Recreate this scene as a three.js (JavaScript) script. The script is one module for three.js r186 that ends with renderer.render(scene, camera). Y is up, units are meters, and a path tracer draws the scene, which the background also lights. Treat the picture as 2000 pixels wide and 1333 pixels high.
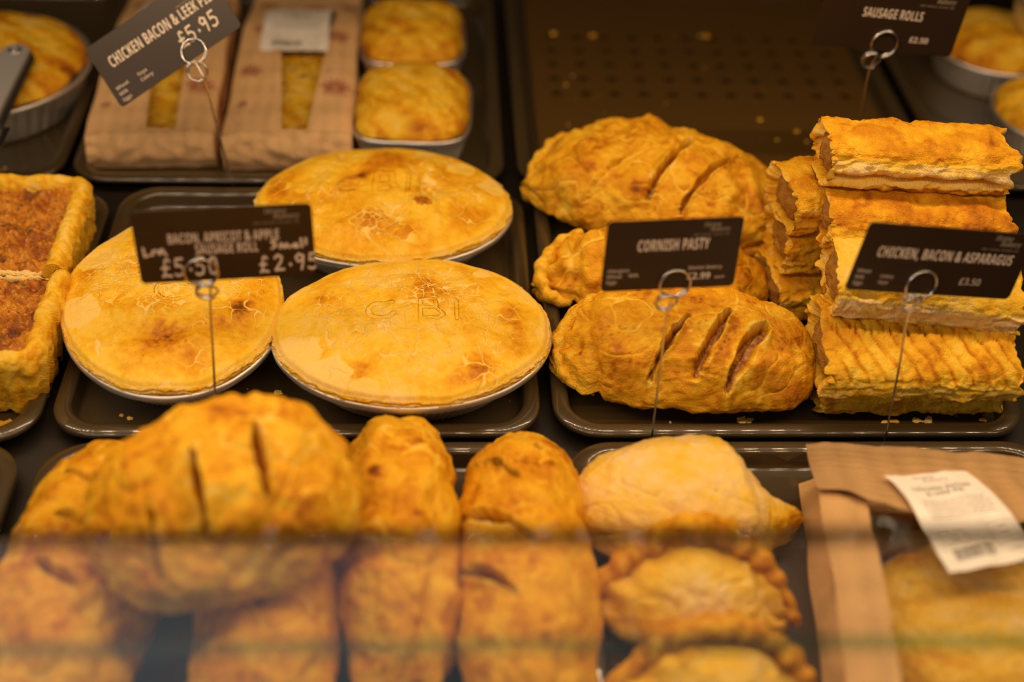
import * as THREE from 'three';
import { mergeGeometries, toCreasedNormals } from 'three/addons/utils/BufferGeometryUtils.js';
import { RoundedBoxGeometry } from 'three/addons/geometries/RoundedBoxGeometry.js';
import { RectAreaLightUniformsLib } from 'three/addons/lights/RectAreaLightUniformsLib.js';
import { createNoise3D } from 'simplex-noise';

// ------------------------------------------------------------------ camera, light, exposure
const scene = new THREE.Scene();
scene.background = new THREE.Color(0x000000);
const renderer = new THREE.WebGLRenderer({ antialias: true });
renderer.toneMapping = THREE.LinearToneMapping;
renderer.toneMappingExposure = 0.92;
renderer.shadowMap.enabled = true;
RectAreaLightUniformsLib.init();

const camera = new THREE.PerspectiveCamera(2 * Math.atan(666.5 / 2650) * 180 / Math.PI, 2000 / 1333, 0.05, 30);
{
  const d = new THREE.Vector3(0.05382581, -0.63607822, -0.76974494);
  const u = new THREE.Vector3(-0.00267038, 0.77076798, -0.63711034);
  const r = new THREE.Vector3(0.99854677, 0.0363485, 0.03978864);
  camera.position.set(-0.05382581, 0.63607822, 0.76974494);
  camera.quaternion.setFromRotationMatrix(new THREE.Matrix4().makeBasis(r, u, d.negate()));
  camera.focus = 0.945;
  camera.userData.fStop = camera.getFocalLength() / 1000 / 0.021;
  camera.userData.fStop = camera.getFocalLength() / 21;
}
scene.add(camera);

const WARM = new THREE.Color().setRGB(1.0, 0.70, 0.41);
const COOL = new THREE.Color().setRGB(0.88, 0.95, 1.0);
const STRIPS = [   // the two strip lights under the canopy: [z, radiance, tilt]
  [0.28, 225, 0.25],
  [-0.05, 235, 0.0],
];
const LED_PITCH = 0.03, LED_W = 0.012, LED_D = 0.009, LED_Y = 0.490;
const PANEL = { at: [-1.2, 1.55, 2.1], size: [1.2, 0.6], radiance: 4 };
const DOWN = { at: [-0.75, 1.93, 1.5], aim: [-0.75, -0.87, 1.35], intensity: 14 };

// ------------------------------------------------------------------ helpers
const TAU = Math.PI * 2;
function rng(seed) { let a = seed * 2654435761 >>> 0; return () => { a = a + 0x6D2B79F5 >>> 0; let t = Math.imul(a ^ a >>> 15, 1 | a); t = t + Math.imul(t ^ t >>> 7, 61 | t) ^ t; return ((t ^ t >>> 14) >>> 0) / 4294967296; }; }
const N3 = createNoise3D(rng(7));
function fbm(x, y, z, o = 4) { let s = 0, a = 0.5; for (let i = 0; i < o; i++) { s += a * N3(x, y, z); x = x * 2.03 + 5.1; y = y * 2.03 + 1.7; z = z * 2.03 - 3.3; a *= 0.5; } return s; }
const clamp = (x, a = 0, b = 1) => x < a ? a : x > b ? b : x;
const sm = (a, b, x) => { x = clamp((x - a) / (b - a)); return x * x * (3 - 2 * x); };
const mix = (a, b, t) => a + (b - a) * t;
const spow = (c, e) => Math.sign(c) * Math.pow(Math.abs(c), e);

// browning of pastry: 0 raw cream ... 1 scorched, linear colours
const RAMP = [[0, 0.87, 0.62, 0.30], [0.2, 0.87, 0.57, 0.12], [0.38, 0.85, 0.51, 0.030], [0.55, 0.74, 0.345, 0.010], [0.7, 0.55, 0.195, 0.006], [0.85, 0.30, 0.09, 0.006], [1, 0.09, 0.03, 0.005]];
function bakeColor(t) {
  t = clamp(t);
  for (let i = 1; i < RAMP.length; i++) if (t <= RAMP[i][0]) { const a = RAMP[i - 1], b = RAMP[i], k = (t - a[0]) / (b[0] - a[0]); return [mix(a[1], b[1], k), mix(a[2], b[2], k), mix(a[3], b[3], k)]; }
  return RAMP[RAMP.length - 1].slice(1);
}

const used = new Map();
function numbered(name) { const n = used.get(name) || 0; used.set(name, n + 1); return n ? name + '_' + String(n).padStart(3, '0') : name; }
function thing(name, label, category, [x, y, z] = [0, 0, 0], turn = 0, group) {
  const o = new THREE.Group(); o.name = numbered(name); scene.add(o);
  o.position.set(x, y, z); o.rotation.y = turn; o.userData = { label, category };
  if (group) o.userData.group = group;
  return o;
}
function part(name, geometry, material, parent, label) {
  const m = new THREE.Mesh(geometry, material); m.name = name; m.castShadow = m.receiveShadow = true; parent.add(m);
  if (label) m.userData.label = label;
  return m;
}
function struct(name, geometry, material) { const m = part(name, geometry, material, scene); m.userData.kind = 'structure'; return m; }

// a grid of points f(u, v), wrapped in u when asked, with caps at v = 0 / 1
function grid(nU, nV, f, { wrap = true, cap0 = false, cap1 = false, uv = null } = {}) {
  const cols = wrap ? nU : nU + 1, count = cols * (nV + 1) + (cap0 ? 1 : 0) + (cap1 ? 1 : 0);
  const P = new Float32Array(count * 3), UV = new Float32Array(count * 2), idx = [];
  let k = 0;
  for (let j = 0; j <= nV; j++) for (let i = 0; i < cols; i++, k++) {
    const p = f(i / nU, j / nV); P[k * 3] = p[0]; P[k * 3 + 1] = p[1]; P[k * 3 + 2] = p[2];
    if (uv) { const q = uv(i / nU, j / nV, p); UV[k * 2] = q[0]; UV[k * 2 + 1] = q[1]; } else { UV[k * 2] = p[0] + 0.35 * p[1]; UV[k * 2 + 1] = p[1] - p[2]; }
  }
  const quad = (a, b, c, d) => idx.push(a, b, c, a, c, d);
  for (let j = 0; j < nV; j++) for (let i = 0; i < nU; i++) { const i2 = wrap ? (i + 1) % nU : i + 1; quad(j * cols + i, (j + 1) * cols + i, (j + 1) * cols + i2, j * cols + i2); }
  const cap = (row, flip) => {
    let x = 0, y = 0, z = 0; for (let i = 0; i < cols; i++) { const q = (row * cols + i) * 3; x += P[q]; y += P[q + 1]; z += P[q + 2]; }
    P[k * 3] = x / cols; P[k * 3 + 1] = y / cols; P[k * 3 + 2] = z / cols; UV[k * 2] = x / cols + 0.35 * y / cols; UV[k * 2 + 1] = y / cols - z / cols;
    if (uv) { const q = uv(0, row ? 1 : 0, [x / cols, y / cols, z / cols]); UV[k * 2] = q[0]; UV[k * 2 + 1] = q[1]; }
    for (let i = 0; i < nU; i++) { const a = row * cols + i, b = row * cols + (wrap ? (i + 1) % nU : i + 1); if (flip) idx.push(k, a, b); else idx.push(k, b, a); }
    k++;
  };
  if (cap0) cap(0, true); if (cap1) cap(nV, false);
  const g = new THREE.BufferGeometry();
  g.setAttribute('position', new THREE.BufferAttribute(P, 3)); g.setAttribute('uv', new THREE.BufferAttribute(UV, 2)); g.setIndex(idx);
  if (wrap) outward(g);
  g.computeVertexNormals();
  return g;
}
function outward(g) {
  const P = g.attributes.position.array, I = g.index.array; let v = 0;
  let cx = 0, cy = 0, cz = 0; const n = P.length / 3; for (let i = 0; i < n; i++) { cx += P[i * 3]; cy += P[i * 3 + 1]; cz += P[i * 3 + 2]; } cx /= n; cy /= n; cz /= n;
  for (let i = 0; i < I.length; i += 3) {
    const a = I[i] * 3, b = I[i + 1] * 3, c = I[i + 2] * 3, ax = P[a] - cx, ay = P[a + 1] - cy, az = P[a + 2] - cz, bx = P[b] - cx, by = P[b + 1] - cy, bz = P[b + 2] - cz, dx = P[c] - cx, dy = P[c + 1] - cy, dz = P[c + 2] - cz;
    v += ax * (by * dz - bz * dy) + ay * (bz * dx - bx * dz) + az * (bx * dy - by * dx);
  }
  if (v < 0) for (let i = 0; i < I.length; i += 3) { const t = I[i + 1]; I[i + 1] = I[i + 2]; I[i + 2] = t; }
  return g;
}
// pushes every vertex along its normal by disp() and colours it by tone()
function deform(g, disp, tone) {
  const P = g.attributes.position.array, Nn = g.attributes.normal.array.slice(), n = P.length / 3, C = tone ? new Float32Array(n * 3) : null;
  for (let i = 0; i < n; i++) {
    const a = i * 3, x = P[a], y = P[a + 1], z = P[a + 2], nx = Nn[a], ny = Nn[a + 1], nz = Nn[a + 2];
    const d = disp ? disp(x, y, z, nx, ny, nz) : 0;
    P[a] += nx * d; P[a + 1] += ny * d; P[a + 2] += nz * d;
    if (tone) { const c = tone(x, y, z, nx, ny, nz, d); C[a] = c[0]; C[a + 1] = c[1]; C[a + 2] = c[2]; }
  }
  if (C) g.setAttribute('color', new THREE.BufferAttribute(C, 3));
  g.computeVertexNormals();
  return g;
}
function boxed(w, h, d, x, y, z, r = 0.002) { const g = new RoundedBoxGeometry(w, h, d, 2, Math.min(r, w / 2.1, h / 2.1, d / 2.1)); g.translate(x, y, z); return g; }
function tube(points, radius, seg = 64, rad = 8, closed = false) { return new THREE.TubeGeometry(new THREE.CatmullRomCurve3(points.map(p => new THREE.Vector3(...p)), closed, 'centripetal'), seg, radius, rad, closed); }

// ------------------------------------------------------------------ textures
function dataTexture(n, fill, srgb) {
  const a = new Uint8Array(n * n * 4); for (let j = 0; j < n; j++) for (let i = 0; i < n; i++) { const c = fill(i, j), k = (j * n + i) * 4; a[k] = c[0]; a[k + 1] = c[1]; a[k + 2] = c[2]; a[k + 3] = 255; }
  const t = new THREE.DataTexture(a, n, n, THREE.RGBAFormat); t.magFilter = THREE.LinearFilter; t.minFilter = THREE.LinearMipmapLinearFilter; t.generateMipmaps = true; t.wrapS = t.wrapT = THREE.RepeatWrapping;
  if (srgb) t.colorSpace = THREE.SRGBColorSpace; t.needsUpdate = true; return t;
}
const toS = c => Math.round(255 * (c <= 0.0031308 ? 12.92 * c : 1.055 * Math.pow(Math.max(c, 0), 1 / 2.4) - 0.055));
function torusNoise(i, j, n, cells, seed) {   // tiles: two noises blended over the edges
  const u = i / n, v = j / n, f = (a, b) => N3(a * cells, b * cells, seed);
  return f(u, v) * (1 - u) * (1 - v) + f(u - 1, v) * u * (1 - v) + f(u, v - 1) * (1 - u) * v + f(u - 1, v - 1) * u * v;
}
const flakeBump = dataTexture(512, (i, j) => { let h = 0.5 + 0.22 * torusNoise(i, j, 512, 12, 1) + 0.2 * torusNoise(i, j, 512, 40, 2) + 0.14 * torusNoise(i, j, 512, 100, 3); const r = 1 - Math.abs(torusNoise(i, j, 512, 20, 9)); h -= 0.25 * Math.pow(r, 10); h = clamp(h) * 255; return [h, h, h]; });
flakeBump.repeat.set(14, 14);
const paperBump = dataTexture(512, (i, j) => { const h = clamp(0.5 + 0.3 * torusNoise(i, j, 512, 5, 21) + 0.2 * torusNoise(i, j, 512, 14, 22) + 0.1 * torusNoise(i, j, 512, 90, 23)) * 255; return [h, h, h]; });
paperBump.repeat.set(9, 9);
const filmBump = dataTexture(256, (i, j) => { const h = clamp(0.5 + 0.5 * (1 - Math.abs(torusNoise(i, j, 256, 6, 31)) * 2) * 0.6 + 0.2 * torusNoise(i, j, 256, 16, 32)) * 255; return [h, h, h]; });
filmBump.repeat.set(9, 9);

function canvasTexture(w, h, draw) { const c = document.createElement('canvas'); c.width = w; c.height = h; const g = c.getContext('2d'); draw(g, w, h); const t = new THREE.CanvasTexture(c); t.colorSpace = THREE.SRGBColorSpace; t.anisotropy = 8; return t; }

// ------------------------------------------------------------------ materials
const M = {
  pastry: new THREE.MeshPhysicalMaterial({ vertexColors: true, roughness: 0.5, bumpMap: flakeBump, bumpScale: 0.0009, specularIntensity: 0.35 }),
  flaky: new THREE.MeshPhysicalMaterial({ vertexColors: true, roughness: 0.62, bumpMap: flakeBump, bumpScale: 0.0011, specularIntensity: 0.3 }),
  filling: new THREE.MeshPhysicalMaterial({ vertexColors: true, roughness: 0.42, bumpMap: flakeBump, bumpScale: 0.001, specularIntensity: 0.6 }),
  foil: new THREE.MeshStandardMaterial({ color: new THREE.Color().setRGB(0.90, 0.88, 0.85), metalness: 1, roughness: 0.48 }),
  tray: new THREE.MeshPhysicalMaterial({ color: new THREE.Color().setRGB(0.055, 0.036, 0.014), roughness: 0.34, specularIntensity: 0.7, clearcoat: 1, clearcoatRoughness: 0.02 }),
  deck: new THREE.MeshStandardMaterial({ color: new THREE.Color().setRGB(0.016, 0.011, 0.007), roughness: 0.45, metalness: 0.2 }),
  deckSheet: new THREE.MeshStandardMaterial({ color: new THREE.Color().setRGB(0.13, 0.066, 0.014), roughness: 0.38, metalness: 0.3 }),
  black: new THREE.MeshStandardMaterial({ color: new THREE.Color().setRGB(0.010, 0.008, 0.007), roughness: 0.55 }),
  wire: new THREE.MeshStandardMaterial({ color: new THREE.Color().setRGB(0.75, 0.72, 0.68), metalness: 1, roughness: 0.22 }),
  kraft: new THREE.MeshStandardMaterial({ color: new THREE.Color().setRGB(0.72, 0.43, 0.18), roughness: 0.85, bumpMap: paperBump, bumpScale: 0.0015, side: THREE.DoubleSide }),
  film: new THREE.MeshPhysicalMaterial({ color: 0xffffff, transmission: 1, thickness: 0, roughness: 0.06, ior: 1.5, bumpMap: filmBump, bumpScale: 0.005, side: THREE.DoubleSide }),
  glass: new THREE.MeshPhysicalMaterial({ color: new THREE.Color().setRGB(0.97, 0.985, 0.975), transmission: 1, thickness: 0.01, roughness: 0.0, ior: 1.52 }),
  glassEdge: new THREE.MeshPhysicalMaterial({ color: new THREE.Color().setRGB(0.66, 0.78, 0.68), transmission: 1, thickness: 0, roughness: 0.12, ior: 1.3 }),
  plaster: new THREE.MeshStandardMaterial({ color: new THREE.Color().setRGB(0.35, 0.33, 0.31), roughness: 0.9 }),
  tile: new THREE.MeshStandardMaterial({ color: new THREE.Color().setRGB(0.50, 0.53, 0.57), roughness: 0.6 }),
  handle: new THREE.MeshStandardMaterial({ color: new THREE.Color().setRGB(0.30, 0.29, 0.29), roughness: 0.45 }),
  rubber: new THREE.MeshStandardMaterial({ color: new THREE.Color().setRGB(0.02, 0.018, 0.016), roughness: 0.6 }),
  cardEdge: new THREE.MeshStandardMaterial({ color: new THREE.Color().setRGB(0.035, 0.026, 0.020), roughness: 0.5 }),
};

// ------------------------------------------------------------------ the room and the display case
{
  const T = 0.1, y0 = -0.87, y1 = 1.95, x0 = -3, x1 = 3, z0 = -1.6, z1 = 4;
  const b = (w, h, d, x, y, z) => { const g = new THREE.BoxGeometry(w, h, d); g.translate(x, y, z); return g; };
  struct('floor', b(x1 - x0 + 2 * T, T, z1 - z0 + 2 * T, 0, y0 - T / 2, (z0 + z1) / 2), M.tile);
  struct('ceiling', b(x1 - x0 + 2 * T, T, z1 - z0 + 2 * T, 0, y1 + T / 2, (z0 + z1) / 2), M.plaster);
  struct('wall_left', b(T, y1 - y0, z1 - z0, x0 - T / 2, (y0 + y1) / 2, (z0 + z1) / 2), M.plaster);
  struct('wall_right', b(T, y1 - y0, z1 - z0, x1 + T / 2, (y0 + y1) / 2, (z0 + z1) / 2), M.plaster);
  struct('wall_back', b(x1 - x0, y1 - y0, T, 0, (y0 + y1) / 2, z0 - T / 2), M.plaster);
  struct('wall_front', b(x1 - x0, y1 - y0, T, 0, (y0 + y1) / 2, z1 + T / 2), M.plaster);

  const dc = thing('display_case', 'black refrigerated display case with a clear front glass pane holding all the pies', 'display case');
  part('deck', b(1.8, 0.02, 1.15, 0, -0.01, -0.13), M.deck, dc);
  part('plinth', b(1.8, 0.84, 1.1, 0, -0.445, -0.13), M.black, dc);
  part('back_panel', b(1.8, 0.62, 0.02, 0, 0.30, -0.70), M.black, dc);
  part('side_panel', b(0.02, 0.62, 1.0, -0.89, 0.30, -0.19), M.black, dc);
  part('side_panel', b(0.02, 0.62, 1.0, 0.89, 0.30, -0.19), M.black, dc);
  part('canopy', b(1.8, 0.03, 1.03, 0, 0.535, -0.195), M.black, dc);
  part('front_glass', boxed(1.74, 0.265, 0.008, 0, 0.1325, 0.432, 0.002), M.glass, dc, 'clear upright front glass with a straight top edge');
  part('glass_strip', boxed(1.74, 0.007, 0.004, 0, 0.197, 0.4254, 0.001), M.glassEdge, dc, 'narrow green glass strip across the front pane');
}
for (const [z, radiance, tilt] of STRIPS) {
  const s = thing('strip_light', z > 0 ? 'black strip light with a row of warm diodes under the front of the canopy' : 'black strip light with a row of warm diodes under the middle of the canopy', 'light', [0, LED_Y + 0.013, z]);
  s.rotation.x = -tilt;
  part('housing', boxed(1.5, 0.02, 0.022, 0, 0, 0, 0.003), M.black, s);
  for (const x of [-0.6, 0, 0.6]) part('bracket', boxed(0.03, 0.0085, 0.008, x, 0.0125, 0, 0.001), M.wire, s);
  const dg = new THREE.BoxGeometry(LED_W, 0.002, LED_D), dm = new THREE.MeshStandardMaterial({ color: 0xffffff, emissive: WARM, emissiveIntensity: 3 });
  const n = Math.floor(1.44 / LED_PITCH);
  for (let i = 0; i <= n; i++) {
    const x = -0.72 + i * LED_PITCH;
    const d = part('diode', dg, dm, s); d.position.set(x, -0.0108, 0);
    const l = new THREE.RectAreaLight(WARM, radiance, LED_W, LED_D); l.position.set(x, -0.0135, 0); l.rotation.x = -Math.PI / 2; s.add(l);
  }
}
{
  const p = thing('ceiling_panel_light', 'flat cool white ceiling panel light over the shop floor', 'light', PANEL.at);
  part('frame', boxed(PANEL.size[0] + 0.06, 0.03, PANEL.size[1] + 0.06, 0, 0.02, 0, 0.004), M.plaster, p);
  part('diffuser', boxed(PANEL.size[0], 0.01, PANEL.size[1], 0, 0.002, 0, 0.002), new THREE.MeshStandardMaterial({ color: 0xffffff, emissive: COOL, emissiveIntensity: 1.5 }), p);
  part('hanger', boxed(0.02, 0.37, 0.02, 0, 0.215, 0, 0.003), M.wire, p);
  const l = new THREE.RectAreaLight(COOL, PANEL.radiance, PANEL.size[0], PANEL.size[1]); l.position.set(0, -0.008, 0); l.rotation.x = -Math.PI / 2; p.add(l);
}

{
  const d = thing('ceiling_downlight', 'round recessed ceiling downlight over the floor in front of the case', 'light', [DOWN.at[0], DOWN.at[1], DOWN.at[2]]);
  const ring = new THREE.TorusGeometry(0.06, 0.008, 12, 48); ring.rotateX(Math.PI / 2); ring.translate(0, 0.01, 0); part('trim_ring', ring, M.wire, d);
  const lens = new THREE.CylinderGeometry(0.056, 0.056, 0.004, 40); lens.translate(0, 0.014, 0); part('lens', lens, new THREE.MeshStandardMaterial({ color: 0xffffff, emissive: COOL, emissiveIntensity: 3 }), d);
  const l = new THREE.SpotLight(COOL, DOWN.intensity, 0, 0.42, 1, 2); l.shadow.radius = 5; l.position.set(0, 0.002, 0); d.add(l); l.target.position.set(DOWN.aim[0] - DOWN.at[0], DOWN.aim[1] - DOWN.at[1], DOWN.aim[2] - DOWN.at[2]); d.add(l.target);
}

// ------------------------------------------------------------------ trays
function roundedRect(w, d, r, n) {   // n points per corner
  const out = [];
  for (const [sx, sz, a0] of [[1, 1, 0], [-1, 1, 90], [-1, -1, 180], [1, -1, 270]])
    for (let i = 0; i <= n; i++) { const a = (a0 + 90 * i / n) * Math.PI / 180; out.push([sx * (w / 2 - r) + r * Math.cos(a), sz * (d / 2 - r) + r * Math.sin(a)]); }
  return out;
}
function trayGeometry(w, d) {
  const prof = [[0.05, 0.0035], [0.0175, 0.0035], [0.0156, 0.0038], [0.0144, 0.0048], [0.0136, 0.0066], [0.0118, 0.0138], [0.0110, 0.0151], [0.0092, 0.0160], [0.0068, 0.0163], [0.0035, 0.0160], [0.0012, 0.0152], [0.0002, 0.0140], [0.0, 0.0120], [0.0016, 0.0118], [0.0095, 0.0110], [0.0132, 0.0026], [0.0160, 0.0008], [0.05, 0.0008]];
  const rings = prof.map(([inset, y]) => roundedRect(w - 2 * inset, d - 2 * inset, Math.max(0.032 - inset * 0.8, 0.006), 9).map(([x, z]) => [x, y, z]));
  const n = rings[0].length;
  return grid(n, rings.length - 1, (u, v) => rings[Math.round(v * (rings.length - 1))][Math.round(u * n) % n], { cap0: true, cap1: true });
}
const trayLabels = [];
function tray(x0, x1, z0, z1, label) {
  const t = thing('display_tray', label, 'tray', [(x0 + x1) / 2, 0, (z0 + z1) / 2]);
  part('tray_body', trayGeometry(x1 - x0, z1 - z0), M.tray, t);
  return t;
}
tray(-0.655, -0.3175, -0.172, 0.121, 'dark plastic tray under the two quiche halves at the left');
tray(-0.3115, 0.0155, -0.180, 0.116, 'dark plastic tray holding the three large oval pies');
tray(0.0235, 0.350, -0.180, 0.116, 'dark plastic tray holding three slashed pasties and the sausage rolls');
tray(-0.655, -0.3195, 0.122, 0.415, 'empty dark plastic tray cut by the left frame edge, lower left');
tray(-0.3085, 0.0195, 0.122, 0.415, 'dark plastic tray under the five front golden pasties');
tray(0.0285, 0.3565, 0.122, 0.415, 'dark plastic tray holding the pale pasty, the half-moon pasties and a paper bag');
tray(-0.655, -0.367, -0.56, -0.190, 'dark plastic tray under the round pie with the grey-handled slice');
tray(-0.361, 0.0015, -0.56, -0.190, 'dark plastic tray under two paper bags and two small square pies');
tray(0.385, 0.66, -0.52, -0.190, 'dark plastic tray holding the small round pies at the top right');
{ // the empty tray, with a perforated sheet in it
  const t = tray(0.0125, 0.375, -0.60, -0.190, 'empty dark plastic tray with a perforated base behind the slashed pasties');
  const s = new THREE.Shape(); s.moveTo(-0.160, -0.184); s.lineTo(0.160, -0.184); s.lineTo(0.160, 0.184); s.lineTo(-0.160, 0.184); s.closePath();
  for (let i = 0; i < 11; i++) for (let j = 0; j < 5; j++) { const h = new THREE.Path(); h.absarc(-0.138 + i * 0.0275, 0.075 - j * 0.0285, 0.0052, 0, TAU, true); s.holes.push(h); }
  const g = new THREE.ExtrudeGeometry(s, { depth: 0.0016, bevelEnabled: false, curveSegments: 10 }); g.rotateX(-Math.PI / 2); g.translate(0, 0.0062, 0);
  part('perforated_base', g, M.deckSheet, t);
}

// ------------------------------------------------------------------ pasties
function pastyGeometry({ L, W, H, seed, n = 2.5, p = 2.4, q = 2.0, hb = 0.30, nU = 300, nV = 130, width = () => 1, height = () => 1, bend = () => 0, bulge = null, slashes = [], lump = 0.004, base = 0.46, spots = [], pleats = [], extra = null, pale = 0, crease = 0.28 }) {
  const o = seed * 13.7;
  const f = (u, v) => {
    const th = u * TAU, c = Math.cos(th), s = Math.sin(th), x1 = spow(c, 2 / n), z1 = spow(s, 2 / n);
    let r, y;
    if (v < 0.82) { r = Math.sin((0.004 + 0.996 * v / 0.82) * Math.PI / 2); y = hb + (1 - hb) * Math.pow(Math.max(0, 1 - Math.pow(r, p)), 1 / q); }
    else { const w = Math.min(1, (v - 0.82) / 0.18); r = 1 - 0.9 * Math.pow(w, 1.6); y = hb * Math.pow(1 - w, 1.5) * 0.98; }
    const xn = x1 * r, k = width(xn);
    return [xn * L / 2, y * H * height(xn, z1 * r), z1 * r * W / 2 * k + bend(xn)];
  };
  const g = grid(nU, nV, f, { cap0: true, cap1: true });
  const slash = (x, y, z) => {   // [depth 0..1, along, lip]
    let best = 0, lip = 0;
    for (const { a, b, w = 0.0035, d = 1 } of slashes) {
      const bx = b[0] - a[0], bz = b[1] - a[1], wob = 0.0012 * N3(x * 70, z * 70, o);
      const t = clamp(((x - a[0]) * bx + (z - a[1]) * bz) / (bx * bx + bz * bz)), dist = Math.hypot(x - a[0] - bx * t, z - a[1] - bz * t) + wob;
      const ww = w * Math.pow(Math.max(0.02, Math.sin(Math.PI * clamp(0.06 + t * 0.88))), 0.55);
      best = Math.max(best, (1 - sm(ww * 0.55, ww * 1.25, dist)) * d); lip = Math.max(lip, (1 - sm(ww * 1.1, ww * 2.6, dist)) * d);
    }
    return [best, lip];
  };
  const disp = (x, y, z, nx, ny) => {
    let d = lump * (fbm(x * 22 + o, y * 22, z * 22, 3)) + 0.0011 * fbm(x * 90 + o, y * 90, z * 90, 3);
    const rd = 1 - Math.abs(N3(x * 28 + o, y * 28 + 3, z * 28)); d -= 0.0011 * Math.pow(rd, 9);
    if (ny > -0.2) { const [s, l] = slash(x, y, z); d += 0.0022 * l * (1 - s) - 0.0105 * s; }
    for (const { x: px, z: pz, r, amp, k, ph = 0 } of pleats) { const dx = x - px, dz = z - pz, e = Math.exp(-(dx * dx + dz * dz) / (r * r)); d += amp * e * Math.sin(k * Math.atan2(y * 1.3 - H * 0.35, dz) + ph + 6 * dx / r); }
    if (extra) d += extra(x, y, z, nx, ny);
    return d * sm(0.001, 0.008, y + 0.002);
  };
  const tone = (x, y, z, nx, ny, nz, d) => {
    let t = base + 0.20 * fbm(x * 26 + o, y * 26, z * 26 + 9, 4) + 0.12 * fbm(x * 110, y * 110 + o, z * 110, 3);
    t += 0.10 * sm(0.012, 0.0, y) + 0.05 * sm(0.3, 1, ny);
    const blot = fbm(x * 48 + 40, y * 48 + o, z * 48, 3); t += 0.13 * sm(0.16, 0.5, blot);
    t += 0.16 * sm(0.45, 0.8, N3(x * 170 + o, y * 170, z * 170)) * sm(-0.1, 0.4, N3(x * 34, y * 34 + o, z * 34)) * (crease > 0.1 ? 1 : 0.2);
    const cr = Math.abs(N3(x * 28 + o, y * 28 + 3, z * 28)); t -= crease * (1 - sm(0, 0.09, cr)) * sm(-0.25, 0.25, N3(x * 15, y * 15 + o, z * 15));
    for (const [sx, sy, sz, r, a] of spots) { const q2 = ((x - sx) ** 2 + (y - sy) ** 2 + (z - sz) ** 2) / (r * r); if (q2 < 6) t += a * Math.exp(-q2 * (1 + 0.5 * N3(x * 200, y * 200, z * 200))); }
    t -= pale * (1 - 0.35 * fbm(x * 30, y * 30, z * 30, 2));
    if (ny > -0.2) { const [s, l] = slash(x, y, z); t -= 0.30 * l * (1 - s) * (0.6 + 0.6 * N3(x * 120, y * 9, z * 120)); if (s > 0.25) { const k = sm(0.25, 0.9, s), c1 = bakeColor(t), c2 = bakeColor(0.78 + 0.1 * N3(x * 300, y * 300, z * 300)); return [mix(c1[0], c2[0], k), mix(c1[1], c2[1], k), mix(c1[2], c2[2], k)]; } }
    return bakeColor(Math.min(t, 0.93));
  };
  return deform(g, disp, tone);
}
// a lumpy strip of meat and vegetables showing inside a slash
function fillingGeometry(a, b, y, w, seed, drop = () => 0) {
  const g = grid(20, 60, (u, v) => {
    const t = v, r = w * Math.pow(Math.max(0, Math.sin(Math.PI * (0.03 + 0.94 * v))), 0.5), th = u * TAU, bx = b[0] - a[0], bz = b[1] - a[1], l = Math.hypot(bx, bz);
    return [a[0] + bx * t - bz / l * r * Math.cos(th), y - drop(t) + r * 0.9 * Math.sin(th), a[1] + bz * t + bx / l * r * Math.cos(th)];
  }, { cap0: true, cap1: true });
  return deform(g, (x, y2, z) => 0.0013 * fbm(x * 260 + seed, y2 * 260, z * 260, 2), (x, y2, z) => {
    const k = N3(x * 180 + seed, y2 * 180, z * 180); return k > 0.35 ? [0.55, 0.30, 0.09] : k < -0.45 ? [0.20, 0.075, 0.02] : [0.38 + 0.1 * k, 0.165 + 0.05 * k, 0.04];
  });
}
// a crimped seam: a rope with folds, along points
function crimpGeometry(points, r, pitch, seed, base = 0.5, flat = 0.8) {
  const curve = new THREE.CatmullRomCurve3(points.map(p => new THREE.Vector3(...p))), len = curve.getLength(), nV = Math.round(len / 0.0011);
  const fr = curve.computeFrenetFrames(nV, false), pts = curve.getSpacedPoints(nV);
  const g = grid(26, nV, (u, v) => {
    const i = Math.round(v * nV), th = u * TAU, fold = Math.pow(0.5 + 0.5 * Math.cos(TAU * v * len / pitch + th * 1.0), 0.7);
    const rr = r * (0.78 + 0.28 * fold) * Math.pow(Math.max(0.03, Math.sin(Math.PI * (0.02 + 0.96 * v))), 0.35) * (1 + 0.18 * N3(v * len * 60, seed, 2));
    const a = fr.normals[i], b = fr.binormals[i], c = Math.cos(th) * rr, s = Math.sin(th) * rr * flat, p = pts[i];
    return [p.x + a.x * c + b.x * s, p.y + a.y * c + b.y * s, p.z + a.z * c + b.z * s];
  }, { cap0: true, cap1: true });
  return deform(g, (x, y, z) => 0.0008 * fbm(x * 150 + seed, y * 150, z * 150, 3), (x, y, z) => bakeColor(base + 0.25 * fbm(x * 70 + seed, y * 70, z * 70, 3) + 0.1 * N3(x * 220, y * 220, z * 220)));
}
function pasty(label, at, turnDeg, opts, { tilt = [0, 0], crimps = [], group, name = 'pasty' } = {}) {
  const t = thing(name, label, 'pasty', at, turnDeg * Math.PI / 180, group);
  t.rotation.order = 'YXZ'; t.rotation.x = tilt[0]; t.rotation.z = tilt[1];
  part('pastry_case', pastyGeometry(opts), M.pastry, t);
  for (const c of crimps) part('crimped_edge', crimpGeometry(...c), M.pastry, t);
  let k = 0;
  for (const s of opts.slashes || []) if (s.fill) part('filling', fillingGeometry(s.a, s.b, s.fill, (s.w || 0.0035) * 0.85, opts.seed + 10 * ++k, s.drop), M.filling, t, 'brown meat filling showing in a slash');
  return t;
}
const drop = (a, b) => t => a * (1 - t) ** 2 + b * t ** 2;

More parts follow.
